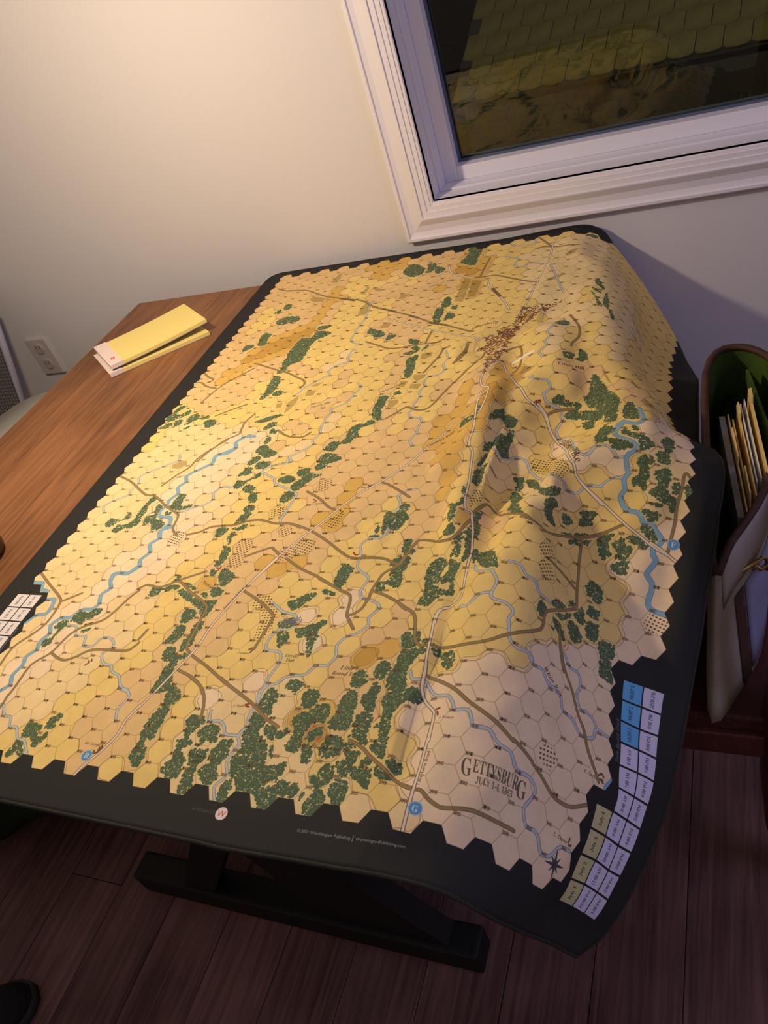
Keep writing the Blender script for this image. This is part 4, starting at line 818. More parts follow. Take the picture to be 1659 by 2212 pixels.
DATA_ROAD = '''m 461,-1906 468,-1885 485,-1857 498,-1822 497,-1794 507,-1763
m 508,-1765 523,-1729 540,-1679 557,-1626 560,-1580 571,-1535 590,-1473 625,-1394
m 598,-1451 624,-1390 679,-1296 732,-1208 785,-1153 829,-1100
m 828,-1100 867,-1028 905,-969 941,-940 972,-891
m 951,-871 967,-1017 966,-1058 968,-1080 978,-1097 985,-1150 997,-1207 1002,-1244 1010,-1271 1024,-1275 1035,-1332
m 941,-736 940,-803 938,-830 945,-855 972,-883 977,-927 972,-969
m 1024,-1281 1033,-1320 1038,-1361 1045,-1413 1046,-1469 1042,-1489 1031,-1500 1009,-1520 1007,-1545
m 1008,-1516 1004,-1531 1006,-1567 1009,-1607 1015,-1641 1018,-1674 1028,-1694 1045,-1709 1049,-1718 1052,-1762
m 1050,-1723 1050,-1765 1050,-1834 1051,-1907
m 956,-747 974,-749 1010,-821 1049,-868 1071,-900 1095,-915 1110,-921 1122,-936 1132,-957 1145,-975
m 1096,-909 1119,-926 1131,-953 1153,-986 1208,-1101 1229,-1131 1237,-1152 1257,-1172 1296,-1203
m 1244,-1160 1272,-1182 1308,-1208 1346,-1238 1377,-1257 1401,-1272 1425,-1282
m 1394,-1264 1416,-1275 1441,-1292
m 981,-60 978,-102 980,-227 973,-321 971,-422 967,-458 959,-513 957,-536
m 819,-274 836,-319 878,-379 902,-423 927,-478
m 555,-430 647,-484 714,-523 822,-576 876,-618
m 667,-138 682,-179 707,-208 749,-228 783,-247
t 944,-564 954,-655 955,-737
t 928,-579 942,-670 948,-758
t 907,-590 914,-646 937,-787
t 934,-603 953,-574 977,-507 995,-454
t 964,-618 980,-562 993,-490
t 871,-615 874,-661 882,-664 903,-649
t 871,-615 921,-585 963,-559
t 904,-643 940,-623
s 19,-1458 72,-1491 129,-1525 144,-1541 150,-1573 148,-1603 136,-1627 114,-1657 109,-1679 112,-1711
s 145,-1538 185,-1512
s 333,-1497 320,-1519 308,-1554 293,-1580 255,-1600 236,-1619 228,-1641 220,-1670 197,-1695 191,-1712 193,-1750 193,-1773
s 191,-1774 194,-1792 195,-1819
s 219,-1669 246,-1680 268,-1684 289,-1674 309,-1658 334,-1652 399,-1649 413,-1638 418,-1628
s 413,-1620 419,-1596
s 15,-1114 66,-1136 104,-1160 137,-1182 157,-1192 186,-1197 219,-1218 245,-1236 289,-1259 300,-1273 308,-1310 332,-1331
s 360,-1329 389,-1320 414,-1303 467,-1298 494,-1287 513,-1282 535,-1282 572,-1292 607,-1292 641,-1305
s 578,-1293 616,-1294 669,-1314 721,-1345 758,-1371 785,-1388 806,-1392 845,-1390 866,-1394 894,-1409
s 917,-1349 908,-1376 900,-1405 874,-1429 867,-1449 862,-1474 863,-1492
s 863,-1472 862,-1490 857,-1517 845,-1530 836,-1533
s 743,-1446 804,-1476 824,-1489 832,-1526 836,-1536 858,-1564
s 645,-1394 689,-1420 737,-1441 804,-1477
s 864,-1474 893,-1484 924,-1500 940,-1511 955,-1520 968,-1538 978,-1578 984,-1588
s 922,-1498 939,-1513 957,-1521 968,-1537 977,-1575 990,-1592 1007,-1592 1031,-1589 1067,-1593 1108,-1587 1138,-1570 1180,-1546
s 1142,-1568 1188,-1540 1199,-1524 1201,-1499 1214,-1483 1272,-1440 1280,-1429 1276,-1392 1273,-1297 1272,-1280
s 1025,-1277 1034,-1250 1053,-1224 1113,-1282 1160,-1312
s 1177,-1327 1193,-1320 1217,-1307 1272,-1280 1298,-1268 1315,-1258
s 1137,-1306 1155,-1312 1172,-1314 1192,-1321
s 1265,-1283 1295,-1268 1323,-1250 1344,-1237
s 1025,-1297 1010,-1340 991,-1357 958,-1348 924,-1343 914,-1354 908,-1375 896,-1406 888,-1416
s 328,-1491 345,-1481 376,-1485 398,-1478 420,-1467 466,-1495 498,-1511 520,-1525 527,-1538 528,-1561 530,-1600 533,-1628 558,-1647 593,-1663 629,-1682 657,-1697 700,-1716
s 643,-1688 673,-1704 729,-1731 764,-1753 797,-1769
s 419,-1463 471,-1437
s 540,-1679 580,-1692 606,-1706 626,-1725
s 580,-1693 609,-1708 628,-1727 641,-1753 645,-1772
s 591,-1486 639,-1510 678,-1537 685,-1550 682,-1588 679,-1621
s 764,-1754 796,-1769
s 929,-1779 952,-1788 969,-1800 994,-1815 1018,-1831 1037,-1840 1050,-1842
s 1034,-1837 1050,-1841 1062,-1842 1073,-1851 1086,-1858 1098,-1860 1126,-1853 1144,-1851 1177,-1853 1204,-1854
s 1018,-1648 1045,-1658 1078,-1676 1101,-1694 1128,-1709 1149,-1719 1175,-1735
s 1175,-1733 1178,-1734 1214,-1750
s 1215,-1752 1232,-1761 1259,-1778 1281,-1782 1301,-1780 1332,-1766
s 1245,-1540 1258,-1569 1279,-1599 1294,-1633 1308,-1655 1318,-1679 1332,-1703 1347,-1724
s 1239,-1504 1244,-1544 1257,-1577
s 1193,-1385 1231,-1381 1273,-1397
s 607,-1189 649,-1214 679,-1239 704,-1251
s 780,-1163 801,-1172 837,-1196 862,-1216
s 527,-551 576,-580 614,-601 656,-602 698,-594 744,-595 770,-578
s 754,-738 766,-702 777,-663 780,-630 794,-621
s 853,-636 855,-677 846,-707 834,-718
s 903,-740 877,-764 854,-799 834,-847 824,-878 809,-899 786,-900 765,-890 751,-886 728,-912 713,-927
s 546,-1391 592,-1366 605,-1370 624,-1384
s 20,-638 50,-664 76,-679 68,-692
s 19,-689 40,-692 70,-714 111,-729
s 187,-869 230,-843 266,-824
s 314,-873 302,-906 306,-940 308,-960 278,-982 259,-1015 247,-1040 237,-1067
s 284,-981 257,-1017 233,-1053 227,-1089 205,-1118 183,-1158
s 186,-611 203,-618 278,-656 331,-681 370,-707 399,-725 411,-746 406,-765
s 421,-951 454,-974 483,-984 510,-984 523,-968
s 41,-123 95,-152 169,-165 227,-203 275,-233 335,-259 421,-294 480,-346 521,-368
s 465,-333 520,-367 573,-398 631,-431 702,-480 758,-509 806,-536 849,-564
r 336,-261 395,-288
r 520,-367 567,-393
r 624,-429 652,-445
r 699,-483 754,-506
r 845,-326 878,-379
s 719,-531 717,-592
s 791,-120 789,-169 788,-243
s 788,-243 821,-244 847,-251 912,-293 975,-331
s 934,-102 954,-101 1003,-119 1058,-128
s 925,-29 972,-104
s 965,-689 984,-672 999,-673 1011,-702 1018,-749 1005,-783
s 1095,-528 1125,-587 1136,-625 1137,-658 1129,-691 1130,-707
s 1118,-925 1137,-912 1176,-901
s 1442,-1116 1434,-1108 1430,-1117 1430,-1142 1427,-1186 1429,-1221 1425,-1279
s 852,-634 851,-671 835,-718
s 906,-667 897,-741 873,-765 853,-799
s 99,-797 129,-714 198,-637'''
DATA_FIELD = '''o 505,-1339 534,-1341 546,-1354 545,-1369 543,-1393 545,-1405 548,-1424 516,-1425 507,-1404 518,-1382 509,-1367
o 647,-1363 659,-1336 687,-1338 696,-1350 692,-1381 671,-1382 656,-1396 630,-1404 616,-1373
o 696,-1306 693,-1293 708,-1265 716,-1253 727,-1265 723,-1281 729,-1296 724,-1308
o 626,-1189 624,-1152 652,-1150 661,-1162 654,-1187
o 553,-1238 579,-1238 586,-1249 583,-1276 571,-1276
o 598,-1335 587,-1312 605,-1301 622,-1307 622,-1324 610,-1334
o 314,-1342 326,-1320 354,-1320 354,-1339 350,-1360 326,-1358
o 542,-1252 553,-1239 582,-1242 583,-1266 554,-1276
o 622,-1521 627,-1493 653,-1492 668,-1510 682,-1518 693,-1542 692,-1562 692,-1578 687,-1598 667,-1597 664,-1568 667,-1556 650,-1532
o 1106,-1071 1116,-1055 1132,-1061 1150,-1050 1207,-1119 1223,-1139 1214,-1168 1191,-1166 1140,-1112 1116,-1092
o 1010,-1244 1011,-1210 1025,-1199 1034,-1212 1032,-1234 1017,-1259
o 1172,-1367 1183,-1350 1200,-1348 1220,-1366 1197,-1386 1178,-1385
o 1174,-1409 1182,-1394 1198,-1391 1220,-1408 1208,-1428 1188,-1437
o 1407,-1411 1414,-1390 1440,-1391 1448,-1405 1440,-1425 1415,-1426
o 1223,-1723 1234,-1714 1250,-1714 1261,-1725 1249,-1749 1225,-1738
h 214,-241 221,-220 278,-247 274,-269 243,-262
h 436,-336 448,-309 470,-319 468,-360 467,-389 441,-387
h 261,-78 274,-71 277,-140 251,-133
h 401,-250 410,-194 422,-215 419,-254
h 742,-372 740,-234 763,-246 770,-383
h 778,-357 768,-255 799,-264 801,-359
h 543,-483 553,-454 577,-458 572,-484
h 551,-315 552,-281 583,-293 569,-319
h 431,-220 443,-214 481,-242 459,-245
h 996,-337 1006,-317 1044,-291 1034,-315 1009,-334
h 1025,-180 1040,-157 1062,-154 1055,-185 1035,-192
h 407,-879 397,-829 418,-799 424,-831 417,-865
h 370,-854 363,-834 379,-827 385,-849
h 438,-805 435,-779 462,-782 463,-804
h 435,-759 445,-750 467,-743 458,-762
h 725,-667 722,-643 752,-641 754,-661 737,-675
h 732,-764 730,-745 765,-746 764,-761 747,-775
h 733,-804 735,-786 764,-788 760,-812
h 702,-794 700,-769 723,-772 719,-797
h 700,-883 696,-854 719,-850 725,-863 715,-882
h 1019,-791 1028,-765 1061,-784 1051,-796 1025,-796
h 1216,-792 1224,-796 1248,-840 1237,-830
h 1320,-900 1327,-885 1363,-915 1338,-926
h 170,-1090 167,-1077 184,-1061 205,-1065 211,-1079 197,-1095'''
DATA_TOWN = '''898,-599 921,-576 945,-564 964,-565 974,-560 963,-618 964,-670 961,-704 955,-741 945,-758 941,-788 943,-821 931,-771 918,-708 910,-668 883,-661 879,-654 897,-645 899,-622 889,-615
959,-513 962,-468 987,-467 1021,-453 1063,-435 1040,-461 1019,-484 999,-529 978,-561 964,-618 935,-606 914,-576 932,-559 947,-542'''
DATA_BLDG = '''482,-1848 480,-1852 479,-1856 477,-1860 471,-1860
721,-1734 724,-1738
672,-1621 676,-1626
494,-1426 501,-1424 500,-1430
1054,-1707 1055,-1715
330,-1682 334,-1678 328,-1688
793,-1379 800,-1383
637,-1217 641,-1223
714,-1252 720,-1258
754,-1174 759,-1173
1092,-905 1097,-902
1348,-1712 1354,-1711 1352,-1719 1354,-1721
1312,-1826 1316,-1832
1318,-723 1327,-711
1352,-877 1360,-866
1090,-904 1097,-902
641,-1384 639,-1385
648,-1523'''
DATA_TEXT = '''bi 748,-1632 777,-1632|Devil's
bi 754,-1642 771,-1641|Den
bi 864,-1650 889,-1650|Little
bi 852,-1661 900,-1662|Round Top
bi 886,-1788 897,-1789|Big
bi 867,-1798 917,-1801|Round Top
bi 657,-1841 702,-1840|Bushman's
bi 672,-1851 688,-1852|Hill
b 1117,-797 1176,-791|Culp's Hill
bi 856,-1047 913,-1004|Cemetery Ridge
bi 664,-815 718,-779|Seminary Ridge
b 568,-1533 587,-1477|Emmitsburg Road
b 1057,-1835 1060,-1779|Taneytown Road
b 1157,-995 1231,-1127|Baltimore Pike
bi 1328,-1182 1346,-1207|Rock Creek
bi 1210,-1599 1253,-1626|White Run
bi 163,-1761 160,-1787|Marsh Creek
bi 635,-267 707,-232|McPherson's Ridge
bi 479,-863 530,-846|Pitzer's Hill
bi 840,-553 913,-543|Gettysburg
bi 479,-1468 510,-1484|Warfield
bi 1245,-815 1301,-843|Benner's Hill
bi 470,-1098 507,-1083|Pitzer's Run
i 696,-1742 719,-1740|J. Slyder
i 440,-1848 477,-1848|Abr. Currens
i 649,-1634 674,-1633|J. Timbers
i 632,-1532 649,-1531|J. Rose
i 294,-1677 324,-1676|W. Douglas
i 1059,-1724 1083,-1725|J. Weikert
i 782,-1396 806,-1396|A. Trostle
i 719,-1248 748,-1247|Dan Klingel
i 635,-1232 666,-1231|A. Spangler
i 729,-1183 754,-1180|P. Rogers
i 827,-1113 856,-1115|N. Codori
i 1060,-915 1093,-915|N. McAllister
i 648,-1377 663,-1377|J. Sherfy
i 733,-598 765,-597|Seminary
i 1278,-1831 1309,-1833|L. Diener
i 1314,-1722 1342,-1723|E. Sachs
i 1285,-800 1310,-780|D. Benner
i 521,-979 542,-980|S. Pitzer
i 513,-1422 529,-1422|Snyder
m 715,-1925 761,-1924|WORTHINGTON
m 900,-1930 983,-1930|© 2021 Worthington Publishing
m 986,-1930 989,-1930||
m 991,-1930 1060,-1926|WorthingtonPublishing.com'''

def lin3(r, g, b): return np.array(srgb(r, g, b)[:3], np.float32)

def catmull(p, n=5, closed=False):
    if len(p) < 3: return p
    P = np.vstack([p[-1:], p, p[:2]]) if closed else np.vstack([2 * p[:1] - p[1:2], p, 2 * p[-1:] - p[-2:-1]])
    N = len(p) if closed else len(p) - 1; out = []
    for i in range(N):
        p0, p1, p2, p3 = P[i:i + 4]
        for k in range(n):
            s = k / n; out.append(.5 * (2 * p1 + (p2 - p0) * s + (2 * p0 - 5 * p1 + 4 * p2 - p3) * s * s + (3 * p1 - p0 - 3 * p2 + p3) * s ** 3))
    if not closed: out.append(p[-1])
    return np.array(out)

def pix(p): return (np.asarray(p, float) - (OU, OV)) * PPU

def seg_cover(cov, pts, width):
    """max-blend anti-aliased polyline coverage; pts in units"""
    q = pix(pts); r = width * PPU / 2
    for a, b in zip(q[:-1], q[1:]):
        x0 = int(max(min(a[0], b[0]) - r - 2, 0)); x1 = int(min(max(a[0], b[0]) + r + 3, TW)); y0 = int(max(min(a[1], b[1]) - r - 2, 0)); y1 = int(min(max(a[1], b[1]) + r + 3, THH))
        if x1 <= x0 or y1 <= y0: continue
        X = np.arange(x0, x1)[None] + .5 - a[0]; Y = np.arange(y0, y1)[:, None] + .5 - a[1]
        d = b - a; L = d @ d
        t = np.clip((X * d[0] + Y * d[1]) / (L + 1e-9), 0, 1)
        dist = np.hypot(X - t * d[0], Y - t * d[1])
        np.maximum(cov[y0:y1, x0:x1], np.clip(r + .5 - dist, 0, 1), out=cov[y0:y1, x0:x1])

def poly_mask(poly, ss=1):
    """even-odd mask of a polygon (units) on its bounding box -> (mask, y0, x0)"""
    q = pix(poly); x0, y0 = np.floor(q.min(0)).astype(int) - 1; x1, y1 = np.ceil(q.max(0)).astype(int) + 2
    x0, y0, x1, y1 = max(x0, 0), max(y0, 0), min(x1, TW), min(y1, THH)
    if x1 <= x0 or y1 <= y0: return None
    X = np.arange(x0, x1)[None] + .5; Y = np.arange(y0, y1)[:, None] + .5
    m = np.zeros((y1 - y0, x1 - x0), bool)
    for a, b in zip(q, np.roll(q, -1, 0)):
        if a[1] == b[1]: continue
        c = ((a[1] > Y) != (b[1] > Y)) & (X < (b[0] - a[0]) * (Y - a[1]) / (b[1] - a[1]) + a[0])
        m ^= c
    return m, y0, x0

def draw_print():
    H_, W_ = THH, TW
    img = np.empty((H_, W_, 3), np.float32); img[:] = lin3(43, 43, 40)
    # hex of every pixel
    yy = (np.arange(H_, dtype=np.float32)[:, None] + .5) / PPU + OV
    xx = (np.arange(W_, dtype=np.float32)[None] + .5) / PPU + OU
    best = np.full((H_, W_), 9, np.float32); hc = np.zeros((H_, W_), np.int8); hr = np.zeros((H_, W_), np.int8)
    c0 = np.floor(xx / 1.5).astype(int)
    for dc in (0, 1):
        c = c0 + dc; off = np.where(c % 2 == 0, .5, 0.).astype(np.float32)
        r = np.rint(-yy / S3 - off); cx = (1.5 * c).astype(np.float32); cy = -S3 * (r + off)
        ax = np.abs(xx - cx); ay = np.abs(yy - cy)
        d = np.maximum(ay, ay * .5 + ax * (S3 / 2)).astype(np.float32)
        m = d < best; best = np.where(m, d, best); hc = np.where(m, c, hc).astype(np.int8); hr = np.where(m, r, hr).astype(np.int8)
    lev = np.full((46, 41), -1, np.int8)
    for r, row in enumerate(DATA_ELEV):
        for c, ch in enumerate(row):
            if ch != '.': lev[r + 1, c + 1] = int(ch)
    inside = lev[np.clip(hr, 0, 45), np.clip(hc, 0, 40)] >= 0
    inside &= (hr >= 1) & (hr <= 43) & (hc >= 1) & (hc <= 38)
    edge = S3 / 2 - best
    # elevation tints with smoothed outlines, worked out at a quarter of the resolution
    q = 4
    lv = lev.astype(np.float32)
    for it in range(3):
        for r in range(46):
            for c in range(41):
                if lv[r, c] < 0:
                    nb = [lv[rr, cc] for rr in (r - 1, r, r + 1) for cc in (c - 1, c, c + 1) if 0 <= rr < 46 and 0 <= cc < 41 and lv[rr, cc] >= 0]
                    if nb: lv[r, c] = max(set(nb), key=nb.count) + 1e-3
    lv = np.rint(np.maximum(lv, 0))
    L = lv[np.clip(hr[::q, ::q], 0, 45), np.clip(hc[::q, ::q], 0, 40)].astype(np.float32)
    h4, w4 = L.shape
    rng = np.random.RandomState(3)
    def lownoise(cell, amp):
        g = rng.rand(int(h4 / cell) + 3, int(w4 / cell) + 3).astype(np.float32) - .5
        ys = np.arange(h4) / cell; xs = np.arange(w4) / cell; yi = ys.astype(int); xi = xs.astype(int); fy = (ys - yi)[:, None]; fx = (xs - xi)[None]
        fy = fy * fy * (3 - 2 * fy); fx = fx * fx * (3 - 2 * fx)
        return ((g[yi][:, xi] * (1 - fx) + g[yi][:, xi + 1] * fx) * (1 - fy) + (g[yi + 1][:, xi] * (1 - fx) + g[yi + 1][:, xi + 1] * fx) * fy) * 2 * amp
    yi = np.clip(np.arange(h4)[:, None] + lownoise(7, 2.6), 0, h4 - 1).astype(int); xi = np.clip(np.arange(w4)[None] + lownoise(7, 2.6), 0, w4 - 1).astype(int)
    L = L[yi, xi]
    def blur(A, k):
        for ax in (0, 1):
            for _ in range(2):
                P = np.pad(A, [(k + 1, k) if a == ax else (0, 0) for a in (0, 1)], 'edge').cumsum(ax, dtype=np.float64)
                A = ((P[2 * k + 1:] - P[:-2 * k - 1]) if ax == 0 else (P[:, 2 * k + 1:] - P[:, :-2 * k - 1])).astype(np.float32) / (2 * k + 1)
        return A
    B = blur(L, 3)
    def up(A):
        H2, W2 = H_, W_
        ys = np.clip((np.arange(H2) - 1.5) / q, 0, A.shape[0] - 1.001); xs = np.clip((np.arange(W2) - 1.5) / q, 0, A.shape[1] - 1.001)
        yi = ys.astype(int); xi = xs.astype(int); fy = (ys - yi).astype(np.float32)[:, None]; fx = (xs - xi).astype(np.float32)[None]
        R0 = A[yi]; R1 = A[np.minimum(yi + 1, A.shape[0] - 1)]
        C = R0 * (1 - fy) + R1 * fy
        return C[:, xi] * (1 - fx) + C[:, np.minimum(xi + 1, A.shape[1] - 1)] * fx
    B = up(B)
    TINT = [lin3(246, 220, 176), lin3(243, 215, 154), lin3(242, 211, 126), lin3(234, 198, 134), lin3(224, 182, 92), lin3(203, 160, 74), lin3(180, 118, 66)]
    land = np.empty_like(img); land[:] = TINT[0]
    for k in range(1, 7):
        land[B > k - .5] = TINT[k]
    mott = up(1 + lownoise(26, .05) + lownoise(9, .03) + lownoise(2.2, .02))
    land *= mott[..., None]
    gy, gx = np.gradient(B); gr = np.hypot(gx, gy) + 1e-4
    def over(dst, cov, col, alpha=1.0):
        a = (cov * alpha)[..., None]; dst *= (1 - a); dst += a * col
    frac = np.abs(B - np.floor(B) - .5)
    cl = np.clip(2.3 - frac / gr, 0, 1) * (gr > .006)
    over(land, cl, lin3(150, 112, 58), .62)
    over(land, np.clip((.030 - edge) * PPU + .5, 0, 1), lin3(132, 100, 52), .45)
    del B, gy, gx, gr, frac, cl, mott
    buf = np.zeros((H_, W_), np.float32)
    # fields
    fieldbg = np.zeros((H_, W_), np.float32); dots = np.zeros((H_, W_), np.float32)
    for ln in DATA_FIELD.split('\n'):
        k, rest = ln.split(' ', 1); p = parse(rest); r = poly_mask(p)
        if r is None: continue
        m, y0, x0 = r
        Y = (np.arange(m.shape[0])[:, None] + y0) / PPU; X = (np.arange(m.shape[1])[None] + x0) / PPU
        ang = rng.choice([.15, .35, -.3, .6]); ca, sa = math.cos(ang), math.sin(ang)
        a = X * ca + Y * sa; b = -X * sa + Y * ca
        if k == 'o':
            sp = .27; fa = np.abs((a / sp) % 1 - .5) * sp; fb = np.abs((b / sp) % 1 - .5) * sp
            dd = np.clip((.075 - fa) * PPU + .5, 0, 1) * np.clip((.058 - fb) * PPU + .5, 0, 1)
            dots[y0:y0 + m.shape[0], x0:x0 + m.shape[1]] = np.maximum(dots[y0:y0 + m.shape[0], x0:x0 + m.shape[1]], dd * m)
        else:
            fb = np.abs((b / .16) % 1 - .5) * 2
            fieldbg[y0:y0 + m.shape[0], x0:x0 + m.shape[1]] = np.maximum(fieldbg[y0:y0 + m.shape[0], x0:x0 + m.shape[1]], m * (.55 + .45 * fb))
    over(land, fieldbg, lin3(150, 128, 66), .8)
    over(land, dots, lin3(92, 70, 40), .95)
    del fieldbg, dots
    # streams
    for kind, w1, w2, ce, ci in (('p', .24, .15, (108, 118, 128), (196, 206, 202)), ('B', .40, .30, (92, 132, 158), (134, 180, 200))):
        e = np.zeros((H_, W_), np.float32); c_ = np.zeros((H_, W_), np.float32)
        for ln in DATA_STREAM.split('\n'):
            k, rest = ln.split(' ', 1)
            if k != kind: continue
            p = catmull(parse(rest), 4)
            if np.abs(np.diff(p, axis=0)).max() > 9: continue
            seg_cover(e, p, w1); seg_cover(c_, p, w2)
        over(land, e, lin3(*ce), .85); over(land, c_, lin3(*ci), .95)
        del e, c_
    # woods: halo, then thousands of small crowns stamped inside every outline
    halo = np.zeros((H_, W_), np.float32); crown = np.zeros((H_, W_), np.float32); speck = np.zeros((H_, W_), np.float32)
    disks = []
    for rr in (4.2, 5.2, 6.2, 7.4):
        n = int(rr) + 2; Y, X = np.mgrid[-n:n + 1, -n:n + 1]; disks.append(np.clip(rr + .5 - np.hypot(X, Y), 0, 1).astype(np.float32))
    n = 19; Y, X = np.mgrid[-n:n + 1, -n:n + 1]; hd = np.clip(1.25 - np.hypot(X, Y) / 16, 0, 1).astype(np.float32)
    def stamp(dst, x, y, k):
        n = k.shape[0] // 2; x = int(x); y = int(y)
        if x - n < 0 or y - n < 0 or x + n + 1 > W_ or y + n + 1 > H_: return
        v = dst[y - n:y + n + 1, x - n:x + n + 1]; np.maximum(v, k, out=v)
    sm = np.clip(1.9 - np.hypot(*np.mgrid[-2:3, -2:3]), 0, 1).astype(np.float32)
    for ln in DATA_FOREST.split('\n'):
        p = parse(ln)
        if np.ptp(p, axis=0).max() > 16: continue
        r = poly_mask(catmull(p, 3, True))
        if r is None: continue
        m, y0, x0 = r
        st = 7.2
        for gy_ in np.arange(0, m.shape[0], st):
            for gx_ in np.arange(0, m.shape[1], st):
                y = gy_ + rng.rand() * 6 - 3; x = gx_ + rng.rand() * 6 - 3
                if 0 <= y < m.shape[0] and 0 <= x < m.shape[1] and m[int(y), int(x)]:
                    if rng.rand() < .9: stamp(crown, x0 + x, y0 + y, disks[rng.randint(4)])
                    if rng.rand() < .34: stamp(halo, x0 + x, y0 + y, hd)
                    if rng.rand() < .22:
                        a = rng.rand() * 6.28; xx_, yy_ = x0 + x, y0 + y
                        for _ in range(rng.randint(1, 5)):
                            stamp(speck, xx_, yy_, sm); a += rng.rand() * 1.6 - .8; xx_ += 2.3 * math.cos(a); yy_ += 2.3 * math.sin(a)
    over(land, halo, lin3(226, 212, 132), .55)
    over(land, crown, lin3(70, 98, 70), .96)
    over(land, speck * crown, lin3(166, 176, 118), .9)
    del halo, crown, speck
    # roads
    for kind, w1, w2, ce, ci in (('s', .26, .15, (120, 98, 58), (158, 134, 88)), ('t', .17, .09, (176, 132, 96), (232, 208, 170)), ('m', .25, .14, (116, 88, 66), (244, 228, 200)), ('r', .36, .26, (104, 86, 60), (124, 104, 74))):
        e = np.zeros((H_, W_), np.float32); c_ = np.zeros((H_, W_), np.float32)
        for ln in DATA_ROAD.split('\n'):
            k, rest = ln.split(' ', 1)
            if k != kind: continue
            p = parse(rest)
            if np.hypot(*np.diff(p, axis=0).T).max() > 14: continue
            p = catmull(p, 4); seg_cover(e, p, w1); seg_cover(c_, p, w2)
        over(land, e, lin3(*ce), .9); over(land, c_, lin3(*ci), .95)
        del e, c_
    # town blocks and farm buildings
    bl = np.zeros((H_, W_), np.float32); red = np.zeros((H_, W_), np.float32)
    def rect(dst, cx, cy, w, h, a):
        d = np.array([math.cos(a), math.sin(a)]) * w / 2
        seg_cover(dst, np.array([[cx - d[0], cy - d[1]], [cx + d[0], cy + d[1]]]), h)
    for ln in DATA_TOWN.split('\n'):
        p = parse(ln); r = poly_mask(p)
        if r is None: continue
        m, y0, x0 = r; ys, xs = np.nonzero(m)
        for k in rng.randint(0, len(ys), int(len(ys) / 190)):
            rect(bl, (xs[k] + x0) / PPU + OU, (ys[k] + y0) / PPU + OV, .16 + rng.rand() * .16, .12, rng.choice([1.1, -.45]) + rng.rand() * .2)
    for k, ln in enumerate(DATA_BLDG.split('\n')):
        for b_ in parse(ln): rect(red if k in (1, 3, 4, 6, 10) else bl, b_[0], b_[1], .22, .15, rng.rand() * 3)
    over(land, bl, lin3(112, 66, 48), .92); over(land, red, lin3(150, 52, 34), .95)
    bl[:] = 0; seg_cover(bl, parse('996,-734 1044,-724'), .34); over(land, bl, lin3(255, 246, 236), .95)
    bl[:] = 0                                             # boulders of the den
    for _ in range(46):
        t = rng.rand(); rect(bl, 28.3 + t * 1.6 + rng.randn() * .22, -62.2 + t * .2 + rng.randn() * .30, .22 + rng.rand() * .2, .07, rng.rand() * 3)
    over(land, bl, lin3(118, 116, 128), .8)
    del red
    img[inside] = land[inside]
    # white rivers of the border cut-out on the left edge keep to the land; everything below is lettering and tracks
    def fill_rect(u0, u1, v0, v1, col):
        a = pix((u0, v0)); b = pix((u1, v1)); img[int(a[1]):int(b[1]), int(a[0]):int(b[0])] = col
    buf[:] = 0
    # ---- lettering
    cu = bpy.data.curves.new('lettering', 'FONT'); ob = bpy.data.objects.new('lettering', cu); COL.objects.link(ob)
    MAPS = {'b': (0x1D400, 0x1D41A, 0x1D7CE), 'bi': (0x1D468, 0x1D482, 0x1D7CE), 'i': (0x1D468, 0x1D482, 0x1D7CE)}
    def style(t, st):
        if st not in MAPS: return t
        A, a, d = MAPS[st]; out = ''
        for ch in t:
            if 'A' <= ch <= 'Z': out += chr(A + ord(ch) - 65)
            elif 'a' <= ch <= 'z': out += chr(a + ord(ch) - 97)
            elif '0' <= ch <= '9': out += chr(d + ord(ch) - 48)
            else: out += ch
        return out
    cache = {}
    def glyphs(t, st):
        if (t, st) in cache: return cache[(t, st)]
        cu.body = style(t, st)
        dg = bpy.context.evaluated_depsgraph_get(); dg.update()
        me = bpy.data.meshes.new_from_object(ob.evaluated_get(dg)); me.calc_loop_triangles()
        V = np.array([v.co[:2] for v in me.vertices]); T = np.array([tr.vertices[:] for tr in me.loop_triangles])
        bpy.data.meshes.remove(me)
        V = V - (V[:, 0].min(), 0); cache[(t, st)] = (V, T)
        return V, T
    def letter(t, st, p0, p1, col, alpha=1.0, vs=1.0, fit=True, height=None):
        V, T = glyphs(t, st); p0 = np.array(p0, float); p1 = np.array(p1, float)
        d = p1 - p0; Lg = np.hypot(*d); e = d / Lg; nrm = np.array([-e[1], e[0]])
        k = Lg / V[:, 0].max() if fit else height
        kv = k * vs if height is None else height
        Q = pix(p0 + V[:, :1] * k * e + V[:, 1:] * kv * nrm) * 3
        x0, y0 = np.floor(Q.min(0)).astype(int) // 3 * 3 - 3; x1, y1 = np.ceil(Q.max(0)).astype(int) // 3 * 3 + 6
        mk = np.zeros((y1 - y0, x1 - x0), bool)
        for tri in Q[T]:
            a0, b0 = np.floor(tri.min(0)).astype(int) - (x0, y0); a1, b1 = np.ceil(tri.max(0)).astype(int) + 1 - (x0, y0)
            X = np.arange(a0, a1)[None] + .5 + x0; Y = np.arange(b0, b1)[:, None] + .5 + y0
            A, B_, C = tri
            s1 = (B_[0] - A[0]) * (Y - A[1]) - (B_[1] - A[1]) * (X - A[0]); s2 = (C[0] - B_[0]) * (Y - B_[1]) - (C[1] - B_[1]) * (X - B_[0]); s3 = (A[0] - C[0]) * (Y - C[1]) - (A[1] - C[1]) * (X - C[0])
            mk[b0:b1, a0:a1] |= ((s1 >= 0) & (s2 >= 0) & (s3 >= 0)) | ((s1 <= 0) & (s2 <= 0) & (s3 <= 0))
        cov = mk.reshape((y1 - y0) // 3, 3, (x1 - x0) // 3, 3).mean((1, 3)).astype(np.float32)
